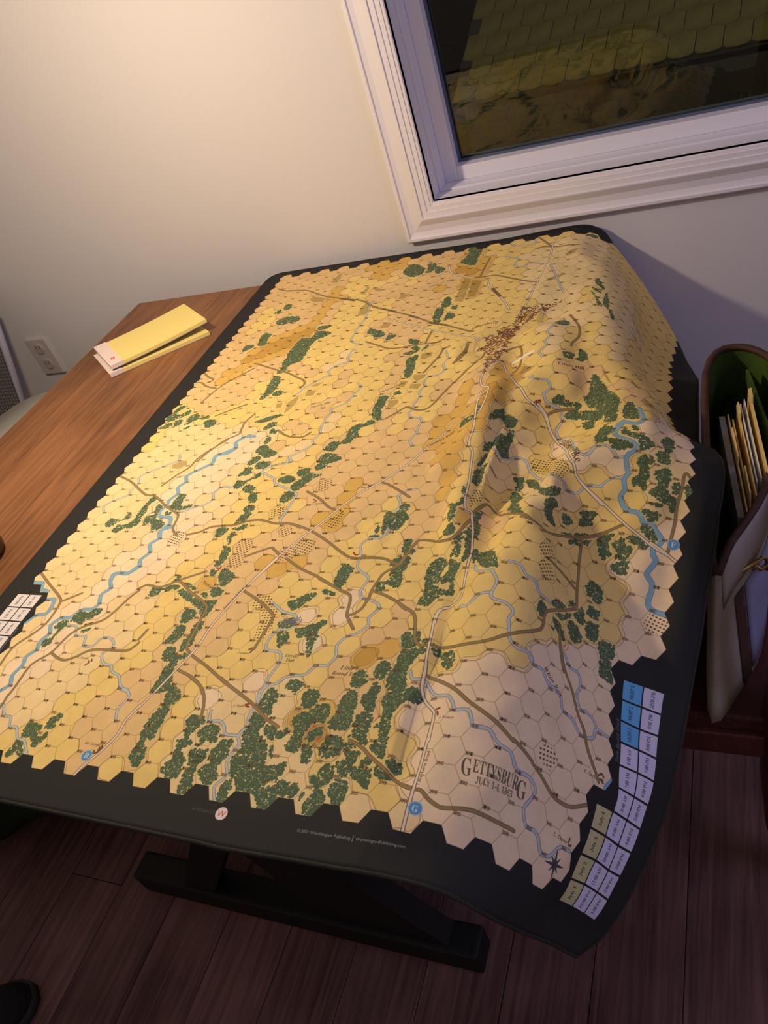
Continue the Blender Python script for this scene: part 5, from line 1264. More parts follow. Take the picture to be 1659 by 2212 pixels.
        X0, Y0 = x0 // 3, y0 // 3; cx0, cy0 = max(0, -X0), max(0, -Y0); cx1, cy1 = min(cov.shape[1], W_ - X0), min(cov.shape[0], H_ - Y0)
        if cx1 <= cx0 or cy1 <= cy0: return
        over(img[Y0 + cy0:Y0 + cy1, X0 + cx0:X0 + cx1], cov[cy0:cy1, cx0:cx1], col, alpha)
    INK = lin3(58, 40, 22)
    # four-figure numbers on the upper edge of every hex
    dig = {}
    for d in '0123456789':
        V, T = glyphs(d, 'n'); hgt = .20 * PPU; wd = .105 * PPU
        Wd, Hd = int(wd + .5), int(hgt + .5); ss = 5; mk = np.zeros((Hd * ss, Wd * ss), bool)
        Q = (V - V.min(0)) / np.ptp(V, axis=0) * (Wd * ss - 3, Hd * ss)
        for A, B_, C in Q[T]:
            X = np.arange(Wd * ss)[None] + .5; Y = np.arange(Hd * ss)[:, None] + .5
            s1 = (B_[0] - A[0]) * (Y - A[1]) - (B_[1] - A[1]) * (X - A[0]); s2 = (C[0] - B_[0]) * (Y - B_[1]) - (C[1] - B_[1]) * (X - B_[0]); s3 = (A[0] - C[0]) * (Y - C[1]) - (A[1] - C[1]) * (X - C[0])
            mk |= ((s1 >= 0) & (s2 >= 0) & (s3 >= 0)) | ((s1 <= 0) & (s2 <= 0) & (s3 <= 0))
        k = mk.reshape(Hd, ss, Wd, ss).mean((1, 3)).astype(np.float32)
        k = np.clip(np.maximum(k, np.pad(k, ((0, 0), (1, 0)))[:, :-1] * .8), 0, 1)     # heavy figures
        dig[d] = k
    for r in range(1, 44):
        for c in range(1, 39):
            if lev[r, c] < 0: continue
            x = 1.5 * c - .52; y = -S3 * (r + (.5 if c % 2 == 0 else 0)) + S3 / 2 - .09
            a, b = pix((x, y)).astype(int)
            over(img[b - 2:b + 14, a - 2:a + 27], np.ones((16, 29), np.float32)[:img[b - 2:b + 14, a - 2:a + 27].shape[0], :img[b - 2:b + 14, a - 2:a + 27].shape[1]], lin3(150, 116, 70), .30)
            for ch in '%02d%02d' % (c, r):
                k = dig[ch]; sub = img[b:b + k.shape[0], a:a + k.shape[1]]
                if sub.shape[:2] == k.shape: over(sub, k, INK, .95)
                a += k.shape[1]
    for ln in DATA_TEXT.split('\n'):
        h, t = ln.split('|', 1); st, rest = h.split(' ', 1); p = parse(rest)
        if t == '|':
            letter(t, 'n', p[0], p[1], lin3(170, 168, 160), .9, fit=False, height=.4)
        elif st == 'm':
            letter(t, 'n', p[0], p[1], lin3(170, 168, 160) if t[0] != 'W' or t[-1] == 'm' else lin3(96, 96, 92), .9)
        else:
            letter(t, st, p[0], p[1], INK, .92, 1.0 if st != 'i' else 1.1)
    TC = lin3(92, 84, 62)
    letter('G', 'b', (44.42, -72.33), (45.0, -72.28), TC, .95, height=1.48)
    letter('ETTYSBUR', 'b', (45.02, -72.0), (47.84, -71.98), TC, .95, height=1.12)
    letter('G', 'b', (47.86, -72.36), (48.5, -72.30), TC, .95, height=1.48)
    letter('JULY 1-4, 1863', 'b', (45.28, -72.56), (47.62, -72.50), TC, .95, height=.56)
    # entry discs
    def disc(x, y, r, col):
        a = pix((x, y)); n = int(r * PPU) + 2; Y, X = np.mgrid[-n:n + 1, -n:n + 1]; cov = np.clip(r * PPU + .5 - np.hypot(X, Y), 0, 1).astype(np.float32)
        over(img[int(a[1]) - n:int(a[1]) + n + 1, int(a[0]) - n:int(a[0]) + n + 1], cov, col)
    for t, x, y in (('G', 42.40, -74.78), ('H', 18.46, -74.70), ('F', 57.30, -50.46)):
        disc(x, y, .42, lin3(150, 190, 214)); disc(x, y, .36, lin3(96, 152, 196)); letter(t, 'b', (x - .17, y - .2), (x + .17, y - .2), lin3(226, 236, 240), .95, height=.56)
    disc(30.76, -76.88, .40, lin3(240, 228, 220)); letter('W', 'n', (30.49, -77.06), (31.03, -77.06), lin3(206, 60, 44), 1, height=.52)
    # compass star
    cov = np.zeros((H_, W_), np.float32)
    for k in range(8):
        a = k * math.pi / 4 + .1; r = .85 if k % 2 == 0 else .55
        for s in np.linspace(0, 1, 9)[:-1]:
            p = np.array([[51.76 + math.cos(a) * r * s, -74.7 + math.sin(a) * r * s], [51.76 + math.cos(a) * r * (s + .125), -74.7 + math.sin(a) * r * (s + .125)]]); seg_cover(cov, p, .20 * (1 - s) + .03)
    over(img, cov, lin3(52, 54, 70), .95); del cov
    # turn tracks
    WHT, LIL, BLU, YEL = lin3(232, 224, 218), lin3(222, 216, 232), lin3(108, 182, 224), lin3(206, 198, 140)
    K = lin3(38, 34, 40)
    def cell(u0, u1, v1, col, t, rot=True):
        fill_rect(u0, u1, v1 - 1.41, v1, col)
        um = (u0 + u1) / 2; vm = v1 - .705; w = .145 * len(t) * .5
        letter(t, 'b', (um + .13, vm - w), (um + .13, vm + w), K, .95, height=.42)
    hrs = ['6:00 AM', '7:00 AM', '8:00 AM', '9:00 AM', '10:00 AM', '11:00 AM', '12:00 PM']
    for k in range(10):
        v = -61.0 - 1.545 * k
        if k < 3: cell(55.6, 57.02, v, BLU, 'NIGHT %d' % (3 - k))
        else: cell(55.6, 57.02, v, LIL, hrs[k - 3])
        cell(57.12, 58.52, v, LIL, '%d:00 PM' % (10 - k))
        if k > 5: cell(54.08, 55.5, v, YEL, 'July %d' % (10 - k))
        cell(.15, 1.55, v + .04, WHT, '%d:00 PM' % (k % 8 + 1)); cell(1.68, 3.07, v + .04, WHT, '%d:00 AM' % (k % 8 + 4))
    letter('Turn Record Track', 'bi', (55.46, -67.03), (55.46, -64.0), lin3(120, 120, 120), .9, height=.42)
    letter('Turn Record Track', 'bi', (3.35, -68.2), (3.35, -64.6), lin3(120, 120, 120), .9, height=.42)
    bpy.data.objects.remove(ob); bpy.data.curves.remove(cu)
    # to sRGB bytes
    img = np.clip(img, 0, 1)
    out = np.ones((H_, W_, 4), np.float32)
    out[..., :3] = np.where(img <= .0031308, img * 12.92, 1.055 * np.power(np.maximum(img, 1e-6), 1 / 2.4) - .055)
    im = bpy.data.images.new('mat_print', W_, H_, alpha=False)
    im.colorspace_settings.name = 'sRGB'
    im.pixels.foreach_set(out.ravel()); im.update(); im.pack()
    return im

def print_material():
    m = bpy.data.materials.new('printed_mat'); m.use_nodes = True
    nt = m.node_tree; b = nt.nodes['Principled BSDF']
    t = nt.nodes.new('ShaderNodeTexImage'); t.image = draw_print(); t.extension = 'EXTEND'; t.interpolation = 'Cubic'
    uv = nt.nodes.new('ShaderNodeUVMap'); uv.uv_map = 'print'
    nt.links.new(uv.outputs[0], t.inputs[0]); nt.links.new(t.outputs[0], b.inputs['Base Color'])
    b.inputs['Roughness'].default_value = 0.72; b.inputs['Specular IOR Level'].default_value = 0.22
    n = nt.nodes.new('ShaderNodeTexNoise'); n.inputs['Scale'].default_value = 1400
    tc = nt.nodes.new('ShaderNodeTexCoord'); nt.links.new(tc.outputs['Object'], n.inputs['Vector'])
    bp = nt.nodes.new('ShaderNodeBump'); bp.inputs['Strength'].default_value = .12; bp.inputs['Distance'].default_value = .001
    nt.links.new(n.outputs['Fac'], bp.inputs['Height']); nt.links.new(bp.outputs['Normal'], b.inputs['Normal'])
    return m

def build_mat():
    nr, nc = UU.shape
    vt = PT.reshape(-1, 3); vb = PB.reshape(-1, 3); N = len(vt)
    ids = np.arange(N).reshape(nr, nc)
    q = np.stack([ids[:-1, :-1], ids[:-1, 1:], ids[1:, 1:], ids[1:, :-1]], -1).reshape(-1, 4)
    ring = np.concatenate([ids[0, :], ids[1:, -1], ids[-1, -2::-1], ids[-2:0:-1, 0]])
    side = [(int(ring[(k + 1) % len(ring)]), int(ring[k]), int(ring[k]) + N, int(ring[(k + 1) % len(ring)]) + N) for k in range(len(ring))]
    faces = q.tolist() + (q[:, ::-1] + N).tolist() + side
    fm = [0] * len(q) + [1] * (len(q) + len(side))
    root = empty('game_mat', (20, -40, 0), 'large printed hex map mat draped over the table and down its right side', 'game mat')
    o = mesh('printed_sheet', np.vstack([vt, vb]).tolist(), faces, [print_material(), M['rubber']], root, True, fm=fm)
    me = o.data; lay = me.uv_layers.new(name='print')
    uvv = np.stack([(UU.ravel() - OU) * PPU / TW, (VV.ravel() - OV) * PPU / THH], -1); uvv = np.vstack([uvv, uvv])
    li = np.empty(len(me.loops), np.int32); me.loops.foreach_get('vertex_index', li)
    lay.data.foreach_set('uv', uvv[li].astype(np.float32).ravel())
    cen = (vt + vb)[ring] / 2
    keep = [0]
    for k in range(1, len(cen)):
        if np.linalg.norm(cen[k] - cen[keep[-1]]) > .3: keep.append(k)
    tube_obj('stitched_edge', cen[keep].tolist(), .15, M['thread'], root, 6, True)
build_mat()

# ------------------------------------------------------------------ table
TX0, TX1, TY0, TY1 = -24.6, 38.6, -76.2, -2.4
ZT = -0.24
tb = empty('dining_table', (8, -39, FLOOR), 'brown plank dining table on a black trestle, under the map mat', 'table')
nb = 8; bw = (TX1 - TX0) / nb
for k in range(nb):
    box('tabletop_board', (TX0 + k * bw + .02, TX0 + (k + 1) * bw - .02, TY0, TY1, ZT - 2.2, ZT), M['table_wood'], tb, .09, 2, base=(TX0 + (k + .5) * bw, -39, ZT))
for y in (-68, -12):
    box('apron', (TX0 + 4, TX1 - 4, y, y + 1.8, ZT - 6.5, ZT - 2.2), M['black_paint'], tb, .1, 1)
def trestle(yf):
    y0, y1 = yf, yf + 2.9
    box('foot', (-10.6, 34.6, y0 - .3, y1 + .3, FLOOR, FLOOR + 4.2), M['black_paint'], tb, .5, 3)
    for pts in (((-2.6, -46), (1.8, -46), (25.8, -6.7), (21.0, -6.7)), ((15.9, -46), (31.5, -46), (25.4, -36.5), (8.6, -6.7), (1.6, -6.7), (13.4, -36))):
        bm = bmesh.new()
        a = [bm.verts.new((x, y0 + (.0 if pts[0][0] < 0 else .35), z)) for x, z in pts]; b = [bm.verts.new((x, y1 - (.35 if pts[0][0] < 0 else 0), z)) for x, z in pts]
        n = len(pts); bm.faces.new(a); bm.faces.new(b[::-1])
        for k in range(n): bm.faces.new((a[k], b[k], b[(k + 1) % n], a[(k + 1) % n]))
        bm_obj('leg', bm, M['black_paint'], tb)
trestle(-67.6); trestle(-12.5)
box('stretcher', (10.5, 14.5, -64.4, -12.8, -31, -27), M['black_paint'], tb, .2, 1)

# ------------------------------------------------------------------ two yellow note pads
def pad(name, label, A, e, f, z, L, Wd, droop, th, lift):
    root = empty(name, (A[0], A[1], z), label, 'note pad', 'yellow note pads on the table')
    A = Vector((A[0], A[1], 0)); e = Vector((e[0], e[1], 0)); f = Vector((f[0], f[1], 0))
    def sheet(nm, l0, l1, z0, t, mat, ins=0.0, bend=0.0):
        bm = bmesh.new(); n = 9; T = []; B = []
        for k in range(n):
            s = k / (n - 1); l = l0 + (l1 - l0) * s; h = z0 + bend * s * s
            for w in (ins, Wd - ins):
                p = A + e * l + f * w; B.append(bm.verts.new((p.x, p.y, h))); T.append(bm.verts.new((p.x, p.y, h + t)))
        for k in range(n - 1):
            i = 2 * k
            bm.faces.new((T[i], T[i + 2], T[i + 3], T[i + 1])); bm.faces.new((B[i], B[i + 1], B[i + 3], B[i + 2]))
            bm.faces.new((B[i], B[i + 2], T[i + 2], T[i])); bm.faces.new((B[i + 1], T[i + 1], T[i + 3], B[i + 3]))
        bm.faces.new((B[0], T[0], T[1], B[1])); bm.faces.new((B[-2], B[-1], T[-1], T[-2]))
        return bm_obj(nm, bm, mat, root)
    sheet('paper_block', .9, L, z, th, M['yellow_paper'], .06, lift)
    sheet('backing_card', .05, L - .1, z - .09, .09, M['grey_pad'], .04, lift)
    sheet('binding_band', 0, 1.75, z - .02, th + .12, M['pad_white'], 0, 0)
    q = A + e * .7 + f * (Wd * .72)
    bm = bmesh.new()
    for dx in (0, .26, .52):
        for dy in (0, .3):
            p = q + e * dy + f * dx
            quad_sheet(bm, (p.x, p.y, z + th + .1), tuple(p + e * .24 + Vector((0, 0, z + th + .1))), tuple(p + e * .24 + f * .22 + Vector((0, 0, z + th + .1))), tuple(p + f * .22 + Vector((0, 0, z + th + .1))), (0, 0, .02))
    bm_obj('red_stamp', bm, M['red_ink'], root)
E_, F_ = (.762, .647), (.776, -.631)
pad('note_pad', 'lower yellow note pad, mostly hidden under the other pad beside the mat', (-21.6, -18.6), (.79, .613), (.775, -.632), ZT + .1, 13.9, 8.8, 0, .42, .0)
pad('note_pad', 'upper yellow note pad with white band and red stamp, lying on another pad', (-21.5, -17.95), E_, F_, ZT + .95, 13.7, 9.0, 0, .42, .55)

# ------------------------------------------------------------------ wall outlet
def outlet():
    y = YW; root = empty('wall_outlet', (-54.4, y, -9.3), 'ivory double wall outlet above the white side table', 'outlet')
    box('cover_plate', (-56.8, -52.0, y - .55, y, -12.9, -5.7), M['outlet'], root, .25, 2)
    for z in (-7.6, -10.7):
        bm = bmesh.new(); poly = [(-54.4 + 1.05 * math.cos(a) * (1 if abs(math.cos(a)) < .8 else .92), z + 1.0 * math.sin(a)) for a in np.linspace(0, 2 * math.pi, 20)[:-1]]
        a = [bm.verts.new((px, y - .75, pz)) for px, pz in poly]; b = [bm.verts.new((px, y - .5, pz)) for px, pz in poly]
        bm.faces.new(a); n = len(a)
        for k in range(n): bm.faces.new((a[k], b[k], b[(k + 1) % n], a[(k + 1) % n]))
        s = bm_obj('socket', bm, M['outlet_face'], root)
        for dx in (-.4, .35):
            box('slot', (-54.4 + dx, -54.4 + dx + .12, y - .78, y - .7, z - .05, z + .5), M['dark_slot'], s)
outlet()

# ------------------------------------------------------------------ left: white side table, mesh chair, mug, duffel, shoe
def rounded(x0, x1, y0, y1, r, n=8):
    P = []
    for cx, cy, a0 in ((x1 - r, y1 - r, 0), (x0 + r, y1 - r, 90), (x0 + r, y0 + r, 180), (x1 - r, y0 + r, 270)):
        for k in range(n + 1):
            a = math.radians(a0 + 90 * k / n); P.append((cx + r * math.cos(a), cy + r * math.sin(a)))
    return P
st = empty('side_table', (-37, -26, FLOOR), 'off-white side table with rounded corners, left of the brown table', 'side table')
bm = bmesh.new(); prism(bm, rounded(-46.3, -29, -40, -12.6, 6.0), -9.6, -8.0)
bmesh.ops.bevel(bm, geom=[e for e in bm.edges if abs(e.verts[0].co.z - e.verts[1].co.z) < 1e-6], offset=.3, segments=2, affect='EDGES')
bm_obj('tabletop', bm, M['white_table'], st, True)
for x in (-42.5, -32):
    for y in (-36, -17):
        tube_obj('leg', [(x, y, FLOOR), (x + (1 if x < -38 else -1), y, -9.7)], [.7, 1.0], M['white_table'], st, 10)

oc = empty('office_chair', (-66, -16, FLOOR), 'mesh-backed office chair with pale frame, against the wall behind the white side table', 'chair')
def oc_pt(x, t):                                   # t: 0 bottom .. 1 top of the leaning back
    return (x, -10.2 + 6.6 * t, -14 + 19.5 * t)
bm = bmesh.new()
for k in range(40):                                # woven mesh: thin strands both ways
    x = -79.2 + k * .68
    tube(bm, [oc_pt(x, 0.02), oc_pt(x, .98)], .17, 4)
for k in range(34):
    t = .02 + k * .0291
    tube(bm, [oc_pt(-79.5, t), oc_pt(-52.6, t)], .17, 4)
tag(bm_obj('mesh_weave', bm, M['mesh_grey'], oc), kind='stuff')
tube_obj('back_frame', [oc_pt(-80, 0), oc_pt(-80, .93), oc_pt(-78, 1), oc_pt(-54, 1), oc_pt(-52.2, .93), oc_pt(-52.2, 0)], .62, M['pale_frame'], oc, 8, True)
bm = bmesh.new(); add_box(bm, -80, -56, -36, -12, -24, -20.5, 1.2, 3)
bm_obj('seat', bm, M['mesh_grey'], oc, True)
tube_obj('back_stem', [(-66, -14, -22), (-66, -9.5, -19), oc_pt(-66, 0.1)], .9, M['pale_frame'], oc)
tube_obj('column', [(-68, -24, FLOOR + 4), (-68, -24, -23.9)], 1.4, M['mesh_grey'], oc, 12)
for k in range(5):
    a = k * 2 * math.pi / 5 + .3
    leg = tube_obj('star_leg', [(-68, -24, FLOOR + 5), (-68 + 17 * math.cos(a), -24 + 17 * math.sin(a), FLOOR + 3.4)], [1.4, .8], M['mesh_grey'], oc)
    tube_obj('caster', [(-68 + 16.5 * math.cos(a) - .8 * math.sin(a), -24 + 16.5 * math.sin(a) + .8 * math.cos(a), FLOOR + 1.7), (-68 + 16.5 * math.cos(a) + .8 * math.sin(a), -24 + 16.5 * math.sin(a) - .8 * math.cos(a), FLOOR + 1.7)], 1.7, M['mesh_grey'], leg, 14)

mg = empty('mug', (-9.0, -56.8, ZT), 'dark brown mug at the left frame edge, on bare wood', 'mug')
lathe('cup', [(0, ZT), (2.4, ZT), (2.9, ZT + .5), (3.15, ZT + 4.2), (3.05, ZT + 4.35), (2.9, ZT + 4.2), (2.7, ZT + .8), (0, ZT + .6)], -9.0, -56.8, M['mug'], mg)
tube_obj('handle', [(-11.9, -57.2, ZT + 3.5), (-13.4, -57.5, ZT + 3.4), (-14, -57.6, ZT + 2.3), (-13.2, -57.4, ZT + 1.2), (-11.7, -57.1, ZT + 1.0)], .35, M['mug'], mg)

def blob(name, mat, parent, fn, nu=28, nv=14):
    """closed rounded body: fn(a, t) -> point, a around, t along 0..1"""
    bm = bmesh.new(); R_ = []
    for j in range(nv):
        R_.append([bm.verts.new(fn(2 * math.pi * i / nu, j / (nv - 1))) for i in range(nu)])
    for A, B in zip(R_[:-1], R_[1:]):
        for i in range(nu): bm.faces.new((A[i], A[(i + 1) % nu], B[(i + 1) % nu], B[i]))
    bm.faces.new(R_[0][::-1]); bm.faces.new(R_[-1])
    return bm_obj(name, bm, mat, parent, True)

df = empty('duffel_bag', (-28, -60, FLOOR), 'dark green fabric duffel bag on the floor beneath the table', 'bag')
dax = Vector((.80, .60, 0)).normalized(); dnx = Vector((-dax.y, dax.x, 0))
DC = Vector((-33.5, -55.0, 0))
def duffel(a, t):
    s = (t - .5) * 2; r = 10.5 * (1 - abs(s) ** 6) ** .35 if abs(s) < .999 else .5
    r = max(r, 1.2); p = DC + dax * (s * 17) + dnx * (r * math.cos(a) * (1 + .05 * math.sin(9 * s)))
    z = FLOOR + 9.2 + min(r, 10.5) * math.sin(a) * .9 + .35 * math.sin(14 * s + 3 * a)
    return (p.x, p.y, max(z, FLOOR + .02))
blob('body', M['duffel'], df, duffel, 32, 24)
tube_obj('strap', [tuple(DC + dax * s + dnx * -6 + Vector((0, 0, FLOOR + 17 + .05 * (36 - s * s)))) for s in (-6, -3, 0, 3, 6)], .6, M['duffel'], df, 6)

sh = empty('shoe', (-24, -84, FLOOR), 'black shoe with rounded toe at the bottom left of the floor', 'shoe')
sax = Vector((.62, .78, 0)).normalized(); snx = Vector((-sax.y, sax.x, 0)); TO = Vector((-18.6, -82.0, 0))
def shoe(a, t):
    l = -19 * (1 - t); w = 3.4 * min(1, (max(0.02, (1 - ((t - .45) / .56) ** 4))) ** .5)
    h = 3.0 + 4.0 * (1 - t) ** 1.2
    h *= min(1, (max(0.03, 1 - max(0, t - .75) ** 2 / .0625)) ** .5)
    p = TO + sax * l + snx * (w * math.cos(a))
    return (p.x, p.y, FLOOR + 1.0 + max(0, math.sin(a)) * h)
blob('upper', M['shoe'], sh, shoe, 24, 22)
def sole(a, t):
    l = -19.6 * (1 - t) + .4; w = 3.75 * min(1, (max(0.02, (1 - ((t - .45) / .56) ** 4))) ** .5)
    p = TO + sax * l + snx * (w * math.cos(a))
    return (p.x, p.y, FLOOR + .6 + .6 * (1 if math.sin(a) > 0 else -1) * min(1, abs(math.sin(a)) * 4))
blob('sole', M['sole'], sh, sole, 24, 22)

# ------------------------------------------------------------------ right: wooden chair and canvas bag with folders
ch = empty('dining_chair', (48, -37, FLOOR), 'dark red-brown wooden chair at the right, holding the canvas bag', 'chair')
box('seat', (34, 62.4, -53.2, -21.4, -22.2, -20.4), M['chair_wood'], ch, .4, 2)
for d in ((36, 61, -53.6, -52.2, -25.2, -22.2), (36, 61, -22.4, -21.0, -25.2, -22.2), (34.4, 35.8, -52.2, -22.4, -25.2, -22.2), (60.8, 62.2, -52.2, -22.4, -25.2, -22.2)):
    box('seat_rail', d, M['chair_wood'], ch, .15, 1)
for y in (-52.4, -22.2):
    tube_obj('back_leg', [(64.0, y + 2.0, FLOOR), (62.9, y + .9, -40), (62.4, y, -29), (62.4, y - .2, -21), (62.6, y - .4, -14), (63.6, y - .2, -6), (65.2, y, 4), (67.8, y, 18)], [1.5, 1.6, 1.75, 1.75, 1.7, 1.6, 1.45, 1.3], M['chair_wood'], ch, 12)
    tube_obj('front_leg', [(37.2, y + (.6 if y < -40 else -.6), FLOOR), (37.2, y + (.6 if y < -40 else -.6), -22.3)], [1.0, 1.5], M['chair_wood'], ch, 10)
for z0, z1, xx in ((-8, -5, 64.2), (0, 3.2, 65.4), (11, 16.5, 67.2)):
    box('back_slat', (xx - .4, xx + .4, -52, -22.5, z0, z1), M['chair_wood'], ch, .2, 1)

bag = empty('canvas_bag', (60, -38, -20.4), 'open khaki canvas messenger bag with green lining, on the wooden chair', 'bag')
def loop_at(h):
    """plan outline of the bag wall at height fraction h (0 bottom, 1 rim); order: near-left, near-right, front, far-right, far, far-left"""
    bot = [(56.6, -52.6), (59.6, -49.4), (61.2, -43.0), (61.3, -27.0), (59.0, -23.6), (57.0, -26.5)]
    top = [(57.2, -48.6), (58.5, -46.4), (61.4, -39.5), (62.6, -27.5), (59.2, -22.6), (56.3, -26.6)]
    return [((1 - h) * a[0] + h * b[0], (1 - h) * a[1] + h * b[1]) for a, b in zip(bot, top)]
def bag_loop(h, inset=0.0, n=5):
    p = catmull(np.array(loop_at(h)), n, True)
    if inset:
        c = p.mean(0); p = c + (p - c) * (1 - inset / np.maximum(np.hypot(*(p - c).T), 1))[:, None]
    return p
def rim_z(p):
    return -7.0 + 2.6 * np.clip((p[1] + 46) / 20, 0, 1)
def shell(name, insets, mat, up, bottom):
    bm = bmesh.new(); rings = []
    for h in np.linspace(0, 1, 9):
        lp = bag_loop(h, insets)
        ring = []
        for p in lp:
            z = -20.3 + (.35 if insets else 0) + (rim_z(p) + 20.3 - (.35 if insets else 0)) * h
            ring.append(bm.verts.new((p[0], p[1], z)))
        rings.append(ring)
    n = len(rings[0])
    for A, B in zip(rings[:-1], rings[1:]):
        for k in range(n): bm.faces.new((A[k], A[(k + 1) % n], B[(k + 1) % n], B[k]))
    bm.faces.new(rings[0][::-1])
    return bm_obj(name, bm, mat, bag, True)
shell('canvas_body', 0.0, M['canvas'], True, True)
shell('lining', .28, M['green_lining'], True, True)
rp = bag_loop(1.0, .1)
tube_obj('rim_binding', [(p[0], p[1], rim_z(p) + .1) for p in rp], .34, M['leather'], bag, 8, True)
# wide turned-over canvas hem on the near side, front panel, gusset strap, buckle
def wall_band(name, i0, i1, h0, h1, off, mat, th=.18, n=12):
    bm = bmesh.new(); O_, I_ = [], []
    for s in np.linspace(i0, i1, n):
        col_o, col_i = [], []
        for h in np.linspace(h0, h1, 5):
            lp = bag_loop(h); c = lp.mean(0); k = s % len(lp); a = lp[int(k)]; b = lp[(int(k) + 1) % len(lp)]; p = a + (b - a) * (k - int(k))
            d = (p - c) / np.hypot(*(p - c)); z = -20.3 + (rim_z(p) + 20.3) * h
            q0 = p + d * off; q1 = p + d * (off + th)
            col_i.append(bm.verts.new((q0[0], q0[1], z))); col_o.append(bm.verts.new((q1[0], q1[1], z)))
        O_.append(col_o); I_.append(col_i)
    for k in range(n - 1):
        for j in range(4):
            bm.faces.new((O_[k][j], O_[k + 1][j], O_[k + 1][j + 1], O_[k][j + 1])); bm.faces.new((I_[k][j], I_[k][j + 1], I_[k + 1][j + 1], I_[k + 1][j]))
        bm.faces.new((O_[k][0], I_[k][0], I_[k + 1][0], O_[k + 1][0])); bm.faces.new((O_[k][4], O_[k + 1][4], I_[k + 1][4], I_[k][4]))
    for k in (0, n - 1):
        for j in range(4): bm.faces.new((O_[k][j], O_[k][j + 1], I_[k][j + 1], I_[k][j]))
    return bm_obj(name, bm, mat, bag, True)
wall_band('hem_band', 3.0, 14.5, .72, .99, .06, M['canvas'])
wall_band('front_panel', 6.2, 14.5, .04, .66, .06, M['canvas_blue'])
wall_band('gusset_strap', 4.7, 6.0, .02, .66, .1, M['leather'])
bm = bmesh.new()
pc = bag_loop(.68)[7]
tube(bm, [(pc[0] + dx, pc[1] + dy - .35, -11.2 + dz) for dx, dy, dz in ((-1.0, -.9, -.7), (-1.0, -.9, .6), (-.6, -.6, 1.0), (.9, .9, 1.0), (1.2, 1.2, .5), (1.2, 1.2, -.7))], .16, 8)
tube(bm, [(pc[0] + dx, pc[1] + dy - .4, -11.2 + dz) for dx, dy, dz in ((.3, .3, .8), (.7, .6, .0), (1.3, 1.2, -.1))], .2, 8)
bm_obj('buckle', bm, M['brass'], bag, True)
bm = bmesh.new(); quad_sheet(bm, (59.6, -24.4, -16), (61.6, -36.0, -16), (61.9, -36.5, -6.2), (59.7, -25.0, -5.4), (.25, .1, 0))
bm_obj('divider_pocket', bm, M['green_lining'], bag)

def folder(name, label, cat, x, yf, yn, zt, mat, lean=.0, tab=None, th=.12, zb=-19.6, group=None):
    sl = .12
    bx = x - lean
    root = empty(name, (bx, (yf + yn) / 2, zb), label, cat, group)
    def P(y, z): return (bx + lean * (z - zb) / (zt - zb) + (yf - y) * sl, y, z)
    bm = bmesh.new(); quad_sheet(bm, P(yf, zb), P(yn, zb), P(yn, zt - .7), P(yf, zt), (th, 0, 0))
    bm_obj('sheet', bm, mat, root)
    if tab:
        bm = bmesh.new(); a, b = tab; quad_sheet(bm, P(a, zt - .6), P(b, zt - .75), P(b + .25, zt + .55), P(a - .25, zt + .75), (th, 0, 0))
        bm_obj('tab', bm, mat, root)
    return root
folder('writing_pad', 'grey-white pad of paper standing leftmost inside the bag', 'note pad', 57.45, -30.5, -43.2, -6.6, M['grey_pad'], .1, None, .5)
GF = 'manila folders in the bag'
folder('manila_folder', 'manila folder next to the grey pad, its tab half in shadow', 'folder', 58.15, -30.5, -42.8, -6.4, M['manila'], .15, (-33.2, -37.5), group=GF)
folder('manila_folder', 'manila folder with a bright tab near the front of the bag', 'folder', 58.55, -31, -42.4, -6.6, M['manila'], .15, (-38.2, -41.8), group=GF)
folder('manila_folder', 'manila folder in front of the loose white sheets', 'folder', 58.9, -29.6, -41.6, -6.0, M['manila'], .2, (-30.0, -32.0), group=GF)
folder('paper_sheet', 'loose white sheet between folders, the left of two', 'paper', 59.2, -29.8, -39.8, -5.8, M['paper'], .25, None, .08, group='loose sheets in the bag')
folder('paper_sheet', 'loose white sheet between folders, the right of two', 'paper', 59.5, -29.4, -39.6, -5.6, M['paper'], .25, None, .08, group='loose sheets in the bag')
folder('manila_folder', 'rightmost and tallest manila folder, leaning on the green lining', 'folder', 59.85, -28.6, -39.6, -5.0, M['manila'], .3, (-29.4, -31.0), group=GF)

# ------------------------------------------------------------------ pendant lamp above the table (just out of frame)
def lamp():
    x, y, z = LAMP
    root = empty('pendant_lamp', (x, y, CEIL), 'pendant lamp with a small bulb hanging above the mat', 'lamp')
    tube_obj('cord', [(x, y, z + 6), (x, y, CEIL)], .2, M['cable'], root, 6)
    lathe('socket', [(0, z + 2.2), (1.2, z + 2.2), (1.3, z + 5.5), (.4, z + 6.3), (0, z + 6.3)], x, y, M['cable'], root, 16)
    lathe('canopy', [(0, CEIL - 1.5), (3, CEIL - 1.4), (3.6, CEIL), (0, CEIL)], x, y, M['cable'], root, 20)
    d = bpy.data.lights.new('bulb_light', 'POINT'); d.energy = LAMP_POWER; d.color = LAMP_COLOR; d.shadow_soft_size = .028
    o = bpy.data.objects.new('bulb_light', d); COL.objects.link(o); o.parent = root; o.location = W(x, y, z) - root.location
lamp()

